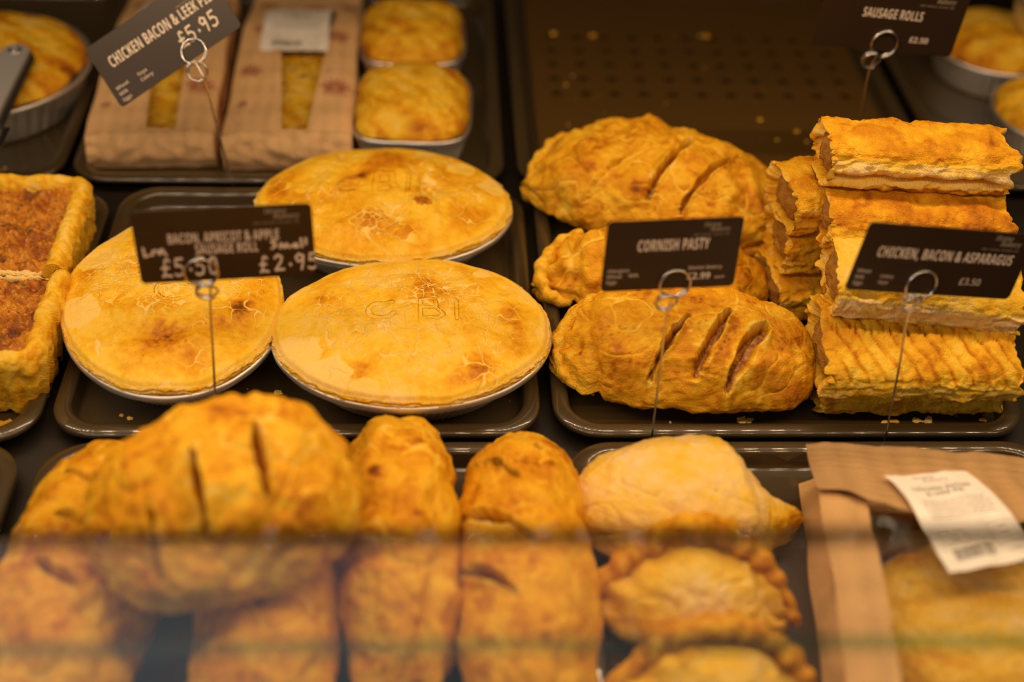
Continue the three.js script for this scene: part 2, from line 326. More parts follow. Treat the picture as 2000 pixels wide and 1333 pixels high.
pasty('golden pasty with three open slashes showing brown meat, behind the CORNISH PASTY card stem', [0.1165, 0.0045, 0.048], -5, {
  L: 0.186, W: 0.104, H: 0.065, seed: 3, n: 3.0, p: 3.0, nU: 420, nV: 190, lump: 0.0055,
  slashes: [{ a: [-0.0006, 0.008], b: [-0.0256, 0.0475], w: 0.0024, d: 1, fill: 0.056, drop: drop(0, 0.022) }, { a: [0.0277, 0.0005], b: [0.0045, 0.0465], w: 0.0034, fill: 0.0565, drop: drop(0, 0.018) }, { a: [0.0525, 0.010], b: [0.0272, 0.0490], w: 0.0050, fill: 0.0545, drop: drop(0, 0.021) }],
  width: x => 1 - 0.10 * sm(-0.6, -1, x) - 0.05 * x, height: (x, z) => 1 - 0.24 * sm(-0.55, -1, x) + 0.02 * x, bend: x => 0.004 * x,
  extra: (x, y, z) => -0.006 * Math.exp(-(((x + 0.062 + 0.15 * (y - 0.03)) / 0.0042) ** 2)) * sm(0.058, 0.04, y) + 0.004 * Math.exp(-(((x + 0.045) / 0.02) ** 2) - ((z - 0.01) / 0.03) ** 2),
  pleats: [{ x: -0.085, z: 0, r: 0.030, amp: 0.0022, k: 9 }], spots: [[0.03, 0.05, 0.03, 0.012, 0.25], [0.07, 0.03, 0.04, 0.02, 0.14], [0.0, 0.01, 0.05, 0.06, 0.08]], base: 0.50,
}, { crimps: [[[[-0.050, 0.052, -0.030], [-0.068, 0.046, -0.022], [-0.083, 0.034, -0.006], [-0.086, 0.026, 0.012], [-0.078, 0.018, 0.028], [-0.062, 0.018, 0.036]], 0.0066, 0.0125, 4, 0.46]] });

pasty('golden pasty with a blister on its back edge, rearmost of the slashed pasties', [0.118, 0.0045, -0.149], -17, {
  L: 0.206, W: 0.122, H: 0.078, seed: 5, n: 2.5, p: 2.7, nU: 380, nV: 170, lump: 0.006,
  slashes: [{ a: [-0.0236, 0.0262], b: [-0.0428, 0.0514], w: 0.0016, d: 0.5 }, { a: [0.0249, -0.0088], b: [0.0028, 0.0508], w: 0.0030, d: 0.95, fill: 0.0675, drop: drop(0, 0.014) }, { a: [0.0642, -0.0122], b: [0.0299, 0.0535], w: 0.0021, d: 0.8 }],
  width: x => 1 - 0.12 * sm(-0.5, -1, x), height: (x, z) => 1 - 0.16 * sm(-0.5, -1, x) - 0.05 * sm(0.5, 1, x),
  extra: (x, y, z) => 0.010 * Math.exp(-(((x + 0.012) / 0.011) ** 2) - ((z + 0.048) / 0.013) ** 2) * sm(0.02, 0.05, y) - 0.004 * Math.exp(-(((x + 0.072) / 0.004) ** 2)) * sm(0.06, 0.03, y) + 0.003 * Math.exp(-(((x - 0.055 + 0.3 * (z - 0.03)) / 0.004) ** 2)) * sm(0.03, 0.05, z),
  pleats: [{ x: -0.098, z: 0.01, r: 0.030, amp: 0.0028, k: 8 }, { x: 0.098, z: 0.02, r: 0.026, amp: 0.002, k: 7 }], spots: [[0.09, 0.045, 0.02, 0.006, 0.4], [-0.005, 0.06, 0.045, 0.005, 0.3]], base: 0.50,
}, { crimps: [[[[-0.066, 0.054, -0.034], [-0.086, 0.046, -0.020], [-0.096, 0.034, 0.004], [-0.090, 0.024, 0.026], [-0.072, 0.022, 0.038]], 0.0078, 0.0125, 6, 0.45], [[[0.086, 0.034, 0.0], [0.097, 0.022, 0.016], [0.094, 0.014, 0.034], [0.078, 0.018, 0.042]], 0.0078, 0.012, 8, 0.6]] });

pasty('golden pasty half hidden behind the CORNISH PASTY card, middle of the three slashed pasties', [0.107, 0.0045, -0.043], -3, {
  L: 0.176, W: 0.080, H: 0.062, seed: 8, n: 2.4, p: 2.4, nU: 320, nV: 140, lump: 0.006,
  width: x => 1 - 0.14 * sm(-0.4, -1, x) - 0.1 * sm(0.5, 1, x), height: x => 1 - 0.30 * sm(-0.6, -1, x) - 0.20 * sm(0.4, 1, x),
  extra: (x, y, z) => -0.006 * Math.exp(-(((x + 0.058 + 0.1 * z) / 0.0045) ** 2)) * sm(0.06, 0.035, y) - 0.004 * Math.exp(-(((x + 0.034 - 0.2 * z) / 0.004) ** 2)) * sm(-0.05, 0.03, z),
  pleats: [{ x: -0.078, z: 0.01, r: 0.030, amp: 0.0032, k: 8 }], spots: [[-0.04, 0.045, 0.04, 0.004, 0.5], [-0.028, 0.045, 0.041, 0.004, 0.5], [0.07, 0.04, 0.02, 0.01, 0.25]], base: 0.50,
}, { crimps: [[[[-0.054, 0.046, -0.024], [-0.072, 0.038, -0.014], [-0.084, 0.026, 0.004], [-0.078, 0.018, 0.020], [-0.062, 0.016, 0.028]], 0.0078, 0.0125, 9, 0.45]] });

// front row
pasty('large golden pasty with two long dark slashes lying across two other pasties', [-0.172, 0.064, 0.243], 29, {
  L: 0.146, W: 0.124, H: 0.069, seed: 12, n: 2.4, p: 2.6, nU: 260, nV: 120, lump: 0.0055,
  slashes: [{ a: [-0.0436, 0.0096], b: [-0.0512, 0.0400], w: 0.0016, d: 0.7 }, { a: [-0.013, -0.006], b: [-0.0245, 0.036], w: 0.0026, d: 1, fill: 0.052, drop: drop(0, 0.012) }, { a: [0.0228, -0.008], b: [0.0107, 0.0357], w: 0.0032, d: 1, fill: 0.052, drop: drop(0, 0.010) }],
  width: x => 1 - 0.08 * sm(0.5, 1, x), height: (x, z) => 1 - 0.20 * sm(0.2, -0.9, x), bend: x => 0.006 * x,
  extra: (x, y, z) => 0.004 * Math.exp(-(((x - 0.06) / 0.012) ** 2) - ((z + 0.03) / 0.015) ** 2) - 0.0035 * Math.exp(-(((x - 0.045 - 0.4 * z) / 0.004) ** 2)) * sm(0.02, -0.03, z), base: 0.49,
  pleats: [{ x: 0.078, z: 0, r: 0.03, amp: 0.003, k: 6 }],
}, { tilt: [0.10, 0.0] });
pasty('golden pasty with three short slashes, lower left one under the crosswise pasty', [-0.258, 0.004, 0.252], -4, {
  L: 0.094, W: 0.232, H: 0.064, seed: 14, n: 2.5, p: 2.4, nU: 240, nV: 110, lump: 0.005,
  slashes: [{ a: [-0.0223, -0.0593], b: [0.0047, -0.0447], w: 0.0016, d: 0.7 }, { a: [-0.0135, -0.0170], b: [0.006, -0.010], w: 0.0022, d: 0.9 }, { a: [-0.0138, 0.0122], b: [0.0121, 0.0288], w: 0.0030, d: 1, fill: 0.053, drop: drop(0.001, 0) }], base: 0.50, width: () => 1,
  height: (x, z) => 1 - 0.14 * sm(0.55, 1, Math.abs(z)),
});
pasty('golden pasty mostly hidden, right one under the crosswise pasty', [-0.1500, 0.004, 0.272], 3, {
  L: 0.081, W: 0.196, H: 0.062, seed: 16, n: 2.5, p: 2.3, nU: 220, nV: 100, lump: 0.005, base: 0.53, height: (x, z) => 1 - 0.15 * sm(0.5, 1, Math.abs(z)),
});
pasty('golden pasty without slashes, tall and narrow, with one dark spot and folded lower end', [-0.0775, 0.004, 0.224], 3, {
  L: 0.075, W: 0.206, H: 0.070, seed: 18, n: 2.6, p: 2.3, nU: 240, nV: 120, lump: 0.0055, base: 0.50, width: (x) => 1,
  height: (x, z) => 1 - 0.2 * sm(0.3, 1, z) - 0.04 * sm(-0.5, -1, z), spots: [[-0.012, 0.069, -0.018, 0.0042, 0.6], [0.028, 0.05, -0.095, 0.006, 0.45]],
  extra: (x, y, z) => -0.006 * Math.exp(-(((z - 0.045 - 0.5 * x) / 0.006) ** 2)) * sm(0.03, -0.02, x) - 0.006 * Math.exp(-(((x - 0.012 + 0.25 * (z - 0.08)) / 0.005) ** 2)) * sm(0.02, 0.06, z) + 0.0035 * Math.exp(-(((x - 0.02) / 0.014) ** 2) - ((z + 0.02) / 0.03) ** 2),
  pleats: [{ x: 0, z: 0.11, r: 0.03, amp: 0.004, k: 6 }],
});
pasty('golden pasty with four crosswise slashes between the narrow pasty and the pale pasty', [-0.0035, 0.004, 0.250], -1, {
  L: 0.084, W: 0.240, H: 0.066, seed: 20, n: 2.3, p: 2.5, nU: 240, nV: 120, lump: 0.0045, base: 0.51, width: x => 1,
  slashes: [{ a: [-0.0296, -0.0733], b: [-0.003, -0.0408], w: 0.0018, d: 0.9 }, { a: [-0.0372, -0.0284], b: [0.0029, 0.0048], w: 0.0028, d: 1, fill: 0.056, drop: drop(0.016, 0) }, { a: [-0.0398, 0.0073], b: [-0.0066, 0.0403], w: 0.0028, d: 1, fill: 0.056, drop: drop(0.017, 0) }, { a: [0.0076, -0.0762], b: [0.017, -0.0742], w: 0.0016, d: 0.7 }],
  spots: [[0.036, 0.040, -0.03, 0.005, 0.6], [0.034, 0.040, -0.042, 0.004, 0.6]], height: (x, z) => 1 - 0.14 * sm(0.6, 1, z) - 0.1 * sm(-0.5, -1, z),
  extra: (x, y, z) => 0.003 * Math.sin(z * 90) * sm(0.08, 0.12, z), pleats: [{ x: 0.01, z: 0.118, r: 0.032, amp: 0.004, k: 7 }],
});
pasty('pale barely browned smooth pasty with a pointed golden tip, by itself behind the half-moon pasties', [0.1015, 0.004, 0.186], 6, {
  L: 0.150, W: 0.098, H: 0.054, seed: 22, n: 2.1, p: 2.2, nU: 300, nV: 130, lump: 0.0018, base: 0.17, crease: 0.02, pale: 0.06,
  width: x => 1 - 0.50 * sm(0.42, 0.72, x) - 0.25 * sm(0.7, 1, x), height: x => 1 - 0.48 * sm(0.35, 0.75, x) - 0.08 * sm(-0.4, -1, x), bend: x => 0.012 * sm(0.2, 0.9, x) - 0.004 * sm(-0.2, -1, x),
  extra: (x, y, z) => -0.0022 * Math.exp(-(((x - 0.038) / 0.003) ** 2)) * sm(0.03, 0.0, z - 0.01) , spots: [[0.052, 0.02, 0.028, 0.012, 0.36], [0.068, 0.015, 0.02, 0.010, 0.5], [0.056, 0.03, 0.0, 0.006, 0.3], [-0.01, 0.055, -0.035, 0.005, 0.25], [0.030, 0.016, 0.038, 0.009, 0.22]],
});
const moon = (seed) => ({ L: 0.122, W: 0.078, H: 0.057, seed, n: 2.1, p: 2.0, nU: 240, nV: 110, lump: 0.004, base: 0.33, width: x => 1 - 0.4 * Math.abs(x) ** 3, height: x => 1 - 0.45 * x * x, pleats: [{ x: -0.05, z: 0, r: 0.02, amp: 0.003, k: 5 }, { x: 0.05, z: 0.01, r: 0.02, amp: 0.003, k: 5 }],
  spots: [[0, 0.056, -0.02, 0.03, 0.22], [-0.03, 0.03, 0.03, 0.012, 0.25], [0.03, 0.02, 0.035, 0.01, 0.2], [0.008, 0.045, 0.018, 0.030, -0.30]] });
const moonRope = s => [[[-0.064, 0.012, 0.006], [-0.052, 0.028, 0.0], [-0.034, 0.046, -0.008], [-0.010, 0.060, -0.012], [0.012, 0.061, -0.012], [0.036, 0.047, -0.008], [0.052, 0.028, 0.002], [0.062, 0.012, 0.012]], 0.0085, 0.0135, s, 0.60];
pasty('half-moon pasty with a brown crimped ridge, standing in front of the pale pasty', [0.0925, 0.004, 0.257], -3, moon(24), { crimps: [moonRope(25)] });
pasty('half-moon pasty with a brown crimped ridge, cut off by the bottom edge', [0.0950, 0.004, 0.325], -2, moon(27), { crimps: [moonRope(28)] });

// ------------------------------------------------------------------ pies in foil dishes
function foilGeometry(rx, rz, h, n = 2, pleats = 90, taper = 0.80) {
  const nU = pleats * 6, prof = [[1.012, -0.004, 0], [1.022, -0.002, 0], [1.024, 0.0, 0], [1.016, 0.0016, 0], [1.0, 0.0014, 0], [0.975, 0.0, 0], [0.968, -0.0015, 0.3], [0.955, -0.25, 1], [0.90, -0.6, 1], [0.835, -0.92, 1], [0.815, -0.98, 0.4], [0.79, -1, 0], [0.3, -1, 0]];
  const g = grid(nU, prof.length - 1, (u, v) => {
    const [s0, y0, pl] = prof[Math.round(v * (prof.length - 1))], th = u * TAU, c = Math.cos(th), s = Math.sin(th);
    const y = y0 > -0.01 ? h + y0 : h + y0 * h, s1 = s0 < 0.96 ? mix(1, (s0 - 0.3) / 0.65, 1) * 0 + s0 + (taper - 0.80) * sm(0.0, -1.0, y0) : s0;
    const k = s1 + pl * 0.011 * Math.sin(u * pleats * TAU) + 0.004 * N3(c * 3, s * 3, y * 60 + h * 100) * (y0 > -0.01 ? 0.6 : 0);
    return [spow(c, 2 / n) * rx * k, y, spow(s, 2 / n) * rz * k];
  }, { cap1: true });
  return g;
}
function pieMaps({ seed, letters, patches = [], cracks = [], pale = [], base = 0.42, holes = [] }) {
  const n = 1024, R = 0.1;
  const cv = document.createElement('canvas'); cv.width = cv.height = n; const g = cv.getContext('2d'); g.fillStyle = '#000'; g.fillRect(0, 0, n, n);
  const px = v => (v + R) / (2 * R) * n; g.lineJoin = g.lineCap = 'round'; g.strokeStyle = g.fillStyle = '#fff';
  if (letters) letters(g, px, n);
  const raw = g.getImageData(0, 0, n, n).data;
  const blur = new Float32Array(n * n);   // letters softened by a box blur done twice
  { const t1 = new Float32Array(n * n), k = 2; for (let j = 0; j < n; j++) for (let i = k; i < n - k; i++) { let s = 0; for (let a = -k; a <= k; a++) s += raw[(j * n + i + a) * 4]; t1[j * n + i] = s / (255 * (2 * k + 1)); } for (let j = k; j < n - k; j++) for (let i = 0; i < n; i++) { let s = 0; for (let a = -k; a <= k; a++) s += t1[(j + a) * n + i]; blur[j * n + i] = s / (2 * k + 1); } }
  const rnd = rng(seed), tab = new Float32Array(4096 * 2); for (let i = 0; i < 8192; i++) tab[i] = rnd();
  const worley = (x, y) => { const ix = Math.floor(x), iy = Math.floor(y); let a = 9, b = 9; for (let dy = -1; dy <= 1; dy++) for (let dx = -1; dx <= 1; dx++) { const cx = ix + dx, cy = iy + dy, h = ((cx * 73856093) ^ (cy * 19349663)) & 4095, ex = cx + tab[h * 2] - x, ey = cy + tab[h * 2 + 1] - y, d = ex * ex + ey * ey; if (d < a) { b = a; a = d; } else if (d < b) b = d; } return Math.sqrt(b) - Math.sqrt(a); };
  const col = new Uint8Array(n * n * 4), bmp = new Uint8Array(n * n * 4), o = seed * 3.1;
  for (let j = 0; j < n; j++) for (let i = 0; i < n; i++) {
    const x = ((i + 0.5) / n - 0.5) * 2 * R, z = (0.5 - (j + 0.5) / n) * 2 * R;
    let t = base + 0.25 * fbm(x * 24 + o, 1, z * 24, 4) + 0.10 * fbm(x * 120, o, z * 120, 3), h = 0.55 + 0.10 * fbm(x * 180, o + 4, z * 180, 2);
    const ed = Math.hypot(x / 0.096, z / 0.0765);
    t -= 0.13 * sm(0.90, 0.985, ed + 0.03 * fbm(x * 60, o, z * 60, 2));
    for (const [cx, cz, r, a] of patches) { const q = ((x - cx) ** 2 + (z - cz) ** 2) / (r * r); if (q < 5) t += a * Math.exp(-q * (1 + 0.55 * fbm(x * 90, o, z * 90, 3))) * (1 + 0.5 * fbm(x * 200, o + 7, z * 200, 2)); }
    for (const [cx, cz, r, a] of pale) { const q = ((x - cx) ** 2 + (z - cz) ** 2) / (r * r) + 0.5 * fbm(x * 70, o, z * 70 + 5, 3); t = mix(t, 0.14, a * sm(1.05, 0.85, q)); }
    let cm = 0; for (const [cx, cz, r, a] of cracks) cm = Math.max(cm, a * Math.exp(-((x - cx) ** 2 + (z - cz) ** 2) / (r * r)));
    const wx = 0.0016 * N3(x * 75, o, z * 75), wz = 0.0016 * N3(x * 75, o + 20, z * 75);
    const c1 = worley((x + wx) * 150, (z + wz) * 150), c2 = worley((x + wx * 2 + 1) * 60, (z + wz * 2) * 60);
    const l1 = (1 - sm(0.03, 0.15, c1)) * sm(0.25, 0.6, cm + 0.30 * N3(x * 32, o + 3, z * 32)), l2 = (1 - sm(0.02, 0.075, c2)) * sm(0.12, 0.5, cm + 0.08 + 0.5 * N3(x * 22, o + 8, z * 22));
    const l = Math.max(l1, 0.9 * l2); t = mix(t, Math.min(t, 0.08), 0.9 * l); h -= 0.16 * l;
    const b = blur[(n - 1 - j) * n + i]; const rim = 4 * b * (1 - b); t += 0.26 * rim * (0.5 + 0.5 * N3(x * 90, 3, z * 90)); h += 0.30 * b; h -= 0.12 * rim;
    for (const [cx, cz, r] of holes) { const q = Math.hypot(x - cx, (z - cz) * 1.4) / r + 0.25 * N3(x * 220, o, z * 220); const k = 1 - sm(0.6, 1.1, q); t = mix(t, 0.80 + 0.1 * N3(x * 400, 1, z * 400), k); h -= 0.5 * k; h += 0.15 * sm(1.7, 1.1, q) * (1 - k); }
    const sp = N3(x * 420, o + 30, z * 420); if (sp > 0.86) t += 0.25;
    const c = bakeColor(clamp(t, 0.02, 0.94)), k = (j * n + i) * 4; col[k] = toS(c[0]); col[k + 1] = toS(c[1]); col[k + 2] = toS(c[2]); col[k + 3] = 255;
    bmp[k] = bmp[k + 1] = bmp[k + 2] = clamp(h) * 255; bmp[k + 3] = 255;
  }
  const tex = (a, srgb) => { const t = new THREE.DataTexture(a, n, n, THREE.RGBAFormat); t.magFilter = THREE.LinearFilter; t.minFilter = THREE.LinearMipmapLinearFilter; t.generateMipmaps = true; if (srgb) t.colorSpace = THREE.SRGBColorSpace; t.needsUpdate = true; return t; };
  return [tex(col, true), tex(bmp, false)];
}
function ovalPie(label, at, turn, { seed, rx = 0.096, rz = 0.0765, dome = 0.011, lumps = [], tilt = 0, ...maps }) {
  const t = thing('oval_pie', label, 'pie', at, turn, undefined); t.rotation.order = 'YXZ'; t.rotation.x = tilt;
  const y0 = 0.0408, o = seed * 5.3, wob = th => 1 + 0.006 * N3(Math.cos(th) * 2.4, Math.sin(th) * 2.4, o) + 0.004 * N3(Math.cos(th) * 9, Math.sin(th) * 9, o);
  const drop = th => 0.0018 * N3(Math.cos(th) * 1.6, Math.sin(th) * 1.6, o + 9);
  const top = (x, z, r) => { let y = y0 + dome * (1 - Math.pow(r, 2.4)) + 0.0028 * (1 - Math.pow(r, 5)) * fbm(x * 26 + o, 2, z * 26, 3) * 1.6; for (const [lx, lz, lr, a] of lumps) y += a * Math.exp(-((x - lx) ** 2 + (z - lz) ** 2) / (lr * lr)); return y; };
  const lid = grid(260, 110, (u, v) => {
    const th = u * TAU, r = 0.004 + 0.996 * Math.sin(v * Math.PI / 2), w = wob(th), x = Math.cos(th) * rx * r * w, z = Math.sin(th) * rz * r * w;
    return [x, top(x, z, r) + drop(th) * r * r - 0.0022 * sm(0.95, 1, r) ** 2, z];
  }, { cap0: true, uv: (u, v, p) => [p[0] / 0.2 + 0.5, 0.5 - p[2] / 0.2] });
  const [map, bump] = pieMaps({ seed, ...maps });
  part('lid', lid, new THREE.MeshPhysicalMaterial({ map, bumpMap: bump, bumpScale: 0.0026, roughness: 0.46, specularIntensity: 0.35 }), t);
  const edge = grid(520, 16, (u, v) => {
    const th = u * TAU, w = wob(th), layer = sm(0, 0.25, v) * 0.0009 * Math.sin(v * 15 + 2.2 * N3(Math.cos(th) * 7, Math.sin(th) * 7, o)) + sm(0, 0.25, v) * 0.0006 * N3(Math.cos(th) * 30, Math.sin(th) * 30, v * 4), k = 1 + (layer - 0.002 * v * v + 0.001 * sm(0, 0.2, v)) / 0.085 - 0.012 * sm(0.75, 1, v);
    return [Math.cos(th) * rx * w * k, y0 + drop(th) - 0.0022 - v * 0.0074 + 0.0003 * sm(0, 0.2, v) * N3(Math.cos(th) * 20, Math.sin(th) * 20, v * 5), Math.sin(th) * rz * w * k];
  });
  deform(edge, null, (x, y, z) => { const s = 0.5 + 0.5 * Math.sin((y - y0) * 2600 + 3 * N3(x * 50, 0, z * 50)); return bakeColor(0.16 + 0.24 * s + 0.26 * fbm(x * 60 + o, y * 200, z * 60, 3) + 0.14 * N3(x * 190, y * 300, z * 190)); });
  part('crust_edge', edge, M.flaky, t);
  part('foil_dish', foilGeometry(rx * 1.0, rz * 1.0, 0.0320, 2, 100, 0.71), M.foil, t, 'crinkled silver foil dish');
  return t;
}
const stroke = (g, px, w, pts, smooth) => { g.lineWidth = w; g.beginPath(); pts.forEach(([x, z], i) => i ? g.lineTo(px(x), px(z)) : g.moveTo(px(x), px(z))); g.stroke(); };
ovalPie('oval pie with raised letters and a web of fine pale cracks, nearest oval pie', [-0.0725, 0.0043, 0.0365], 0.01, {
  seed: 31, base: 0.40, rx: 0.0955, rz: 0.0775,
  letters: (g, px) => { g.lineWidth = 22; g.beginPath(); g.ellipse(px(-0.020), px(-0.004), 50, 42, 0, 0.7, 5.4); g.stroke(); stroke(g, px, 16, [[0.006, -0.014], [0.006, 0.006], [0.018, 0.006], [0.022, 0.0], [0.016, -0.004], [0.006, -0.004]]); stroke(g, px, 16, [[0.006, -0.014], [0.016, -0.013], [0.017, -0.006]]); stroke(g, px, 15, [[0.031, -0.014], [0.031, 0.005]]); },
  patches: [[0.012, -0.030, 0.014, 0.30], [-0.064, -0.022, 0.010, 0.26], [0.068, -0.004, 0.010, 0.22], [-0.032, 0.052, 0.010, 0.22], [0.045, 0.057, 0.016, 0.22], [0.074, 0.012, 0.008, 0.2], [-0.045, 0.012, 0.012, 0.12], [0.006, 0.062, 0.012, 0.12], [-0.01, 0.045, 0.03, -0.08]],
  cracks: [[0.012, -0.03, 0.030, 1], [-0.03, 0.01, 0.035, 0.6], [0.03, 0.01, 0.04, 0.55], [-0.02, -0.04, 0.025, 0.5], [-0.05, -0.005, 0.02, 0.5], [0.0, 0.04, 0.04, 0.4]],
  pale: [[-0.078, 0.036, 0.020, 0.9], [-0.055, 0.058, 0.018, 0.9], [-0.030, 0.068, 0.010, 0.7], [0.05, -0.052, 0.006, 0.8]],
});
ovalPie('oval pie with a small dark hole in its lid, rearmost of the three oval pies', [-0.097, 0.0043, -0.119], -0.03, {
  seed: 33, base: 0.47, rx: 0.0985, rz: 0.0730, dome: 0.012, tilt: 0.03, lumps: [[-0.002, -0.038, 0.02, 0.003], [0.03, 0.014, 0.012, 0.002]],
  letters: (g, px) => { stroke(g, px, 26, [[-0.006, -0.018], [-0.006, 0.006], [0.006, 0.005], [0.010, -0.001], [0.004, -0.006], [-0.006, -0.006]]); stroke(g, px, 26, [[-0.006, -0.018], [0.005, -0.017], [0.007, -0.008]]); stroke(g, px, 15, [[0.019, -0.018], [0.019, 0.005]]); stroke(g, px, 10, [[0.027, -0.017], [0.027, 0.004]]); g.lineWidth = 8; g.beginPath(); g.ellipse(px(-0.026), px(-0.003), 50, 40, 0, 1.2, 5.2); g.stroke(); },
  patches: [[-0.015, 0.036, 0.016, 0.22], [0.0, -0.035, 0.018, 0.16], [-0.08, -0.004, 0.012, 0.22], [0.07, 0.02, 0.015, 0.12], [-0.018, -0.018, 0.005, 0.4]],
  cracks: [[0.0, 0.040, 0.022, 0.9], [0.05, 0.0, 0.03, 0.5], [-0.05, 0.0, 0.03, 0.35]], holes: [[0.031, 0.018, 0.0075]],
  pale: [[0.06, -0.040, 0.012, 0.6], [0.085, -0.016, 0.012, 0.7], [0.03, -0.06, 0.008, 0.5]],
});
ovalPie('oval pie turned endwise, partly hidden by the BACON, APRICOT & APPLE card', [-0.241, 0.0043, 0.006], 1.78, {
  seed: 35, base: 0.42, rx: 0.0975, rz: 0.0755,
  letters: (g, px) => { g.lineWidth = 15; g.beginPath(); g.ellipse(px(-0.006), px(0.001), 48, 58, 0.3, -0.6 + Math.PI, 4.0 + Math.PI); g.stroke(); },
  patches: [[-0.052, -0.008, 0.012, 0.38], [-0.030, 0.046, 0.008, 0.42], [-0.062, 0.008, 0.022, 0.14], [0.010, 0.058, 0.014, 0.22], [0.030, -0.055, 0.012, 0.22], [-0.05, 0.04, 0.02, 0.15]],
  cracks: [[0.0, -0.01, 0.04, 0.6], [0.03, -0.04, 0.03, 0.7], [0.0, 0.035, 0.03, 0.5], [0.02, -0.02, 0.03, 0.5]],
  pale: [[-0.01, -0.066, 0.018, 0.8], [0.05, -0.05, 0.016, 0.6]],
});

// small pies at the back: puffed lid in a foil dish
function smallPie(name, label, at, turn, { rx, rz, n = 2, h = 0.03, dome = 0.02, seed, tilt = [0, 0], base = 0.42, streak = 0.35, group, over = 1.0, foil = true, taper = 0.82 }) {
  const t = thing(name, label, 'pie', at, turn, group); t.rotation.order = 'YXZ'; t.rotation.x = tilt[0]; t.rotation.z = tilt[1];
  const o = seed * 2.9, g = grid(170, 80, (u, v) => {
    const th = u * TAU, r = 0.006 + 0.994 * Math.sin(Math.min(1, v / 0.85) * Math.PI / 2), c = spow(Math.cos(th), 2 / n), s = spow(Math.sin(th), 2 / n), low = v > 0.85 ? (v - 0.85) / 0.15 : 0;
    return [c * rx * r * over * (1 - 0.04 * low), h + dome * Math.pow(Math.max(0, 1 - Math.pow(r, 3)), 0.6) + 0.004 * (1 - low), s * rz * r * over * (1 - 0.04 * low)];
  }, { cap0: true });
  deform(g, (x, y, z) => 0.0032 * fbm(x * 30 + o, y * 30, z * 30, 3) + 0.0009 * fbm(x * 140, o, z * 140, 2), (x, y, z, nx, ny) => {
    const d = x * 0.78 - z * 0.62, e = Math.hypot(x / rx, z / rz);
    return bakeColor(base + streak * 0.5 * N3(d * 60 + o, (x * 0.62 + z * 0.78) * 14, 2) + 0.22 * fbm(x * 40 + o, y * 40, z * 40, 4) + 0.1 * N3(x * 200, o, z * 200) + 0.10 * sm(0.7, 1, e) - 0.06 * sm(0.5, 0, e));
  });
  part('lid', g, M.pastry, t);
  if (foil) part('foil_dish', foilGeometry(rx * 1.03, rz * 1.03, h + 0.002, n, 48, taper), M.foil, t, 'silver foil dish');
  return t;
}
smallPie('small_pie', 'small square golden pie in foil, cut by the top frame edge beside the labelled bag', [-0.0795, 0.0043, -0.412], 0.02, { rx: 0.0475, rz: 0.058, n: 4, seed: 41, base: 0.48 });
smallPie('small_pie', 'small square golden pie in a foil dish just behind the rearmost oval pie', [-0.0775, 0.0043, -0.278], -0.03, { rx: 0.0495, rz: 0.060, n: 4, seed: 43, base: 0.44 });
smallPie('small_pie', 'small round golden pie in foil at the top right, lowest one nearest the sausage rolls', [0.506, 0.0043, -0.280], 0.4, { rx: 0.060, rz: 0.060, seed: 45, base: 0.45 });
smallPie('small_pie', 'small round golden pie in foil right behind the SAUSAGE ROLLS card', [0.487, 0.0043, -0.410], 1.1, { rx: 0.060, rz: 0.060, seed: 47, base: 0.46 });
smallPie('small_pie', 'small round golden pie in foil stacked on top at the upper right corner', [0.548, 0.058, -0.395], 2.2, { rx: 0.060, rz: 0.060, seed: 49, base: 0.42, tilt: [0.06, 0.02] });
smallPie('round_pie', 'large round browned pie in a deep foil dish, upper left corner under the grey handle', [-0.464, 0.0043, -0.334], 0.3, { rx: 0.094, rz: 0.094, h: 0.036, dome: 0.016, seed: 51, base: 0.50, streak: 0.5 });

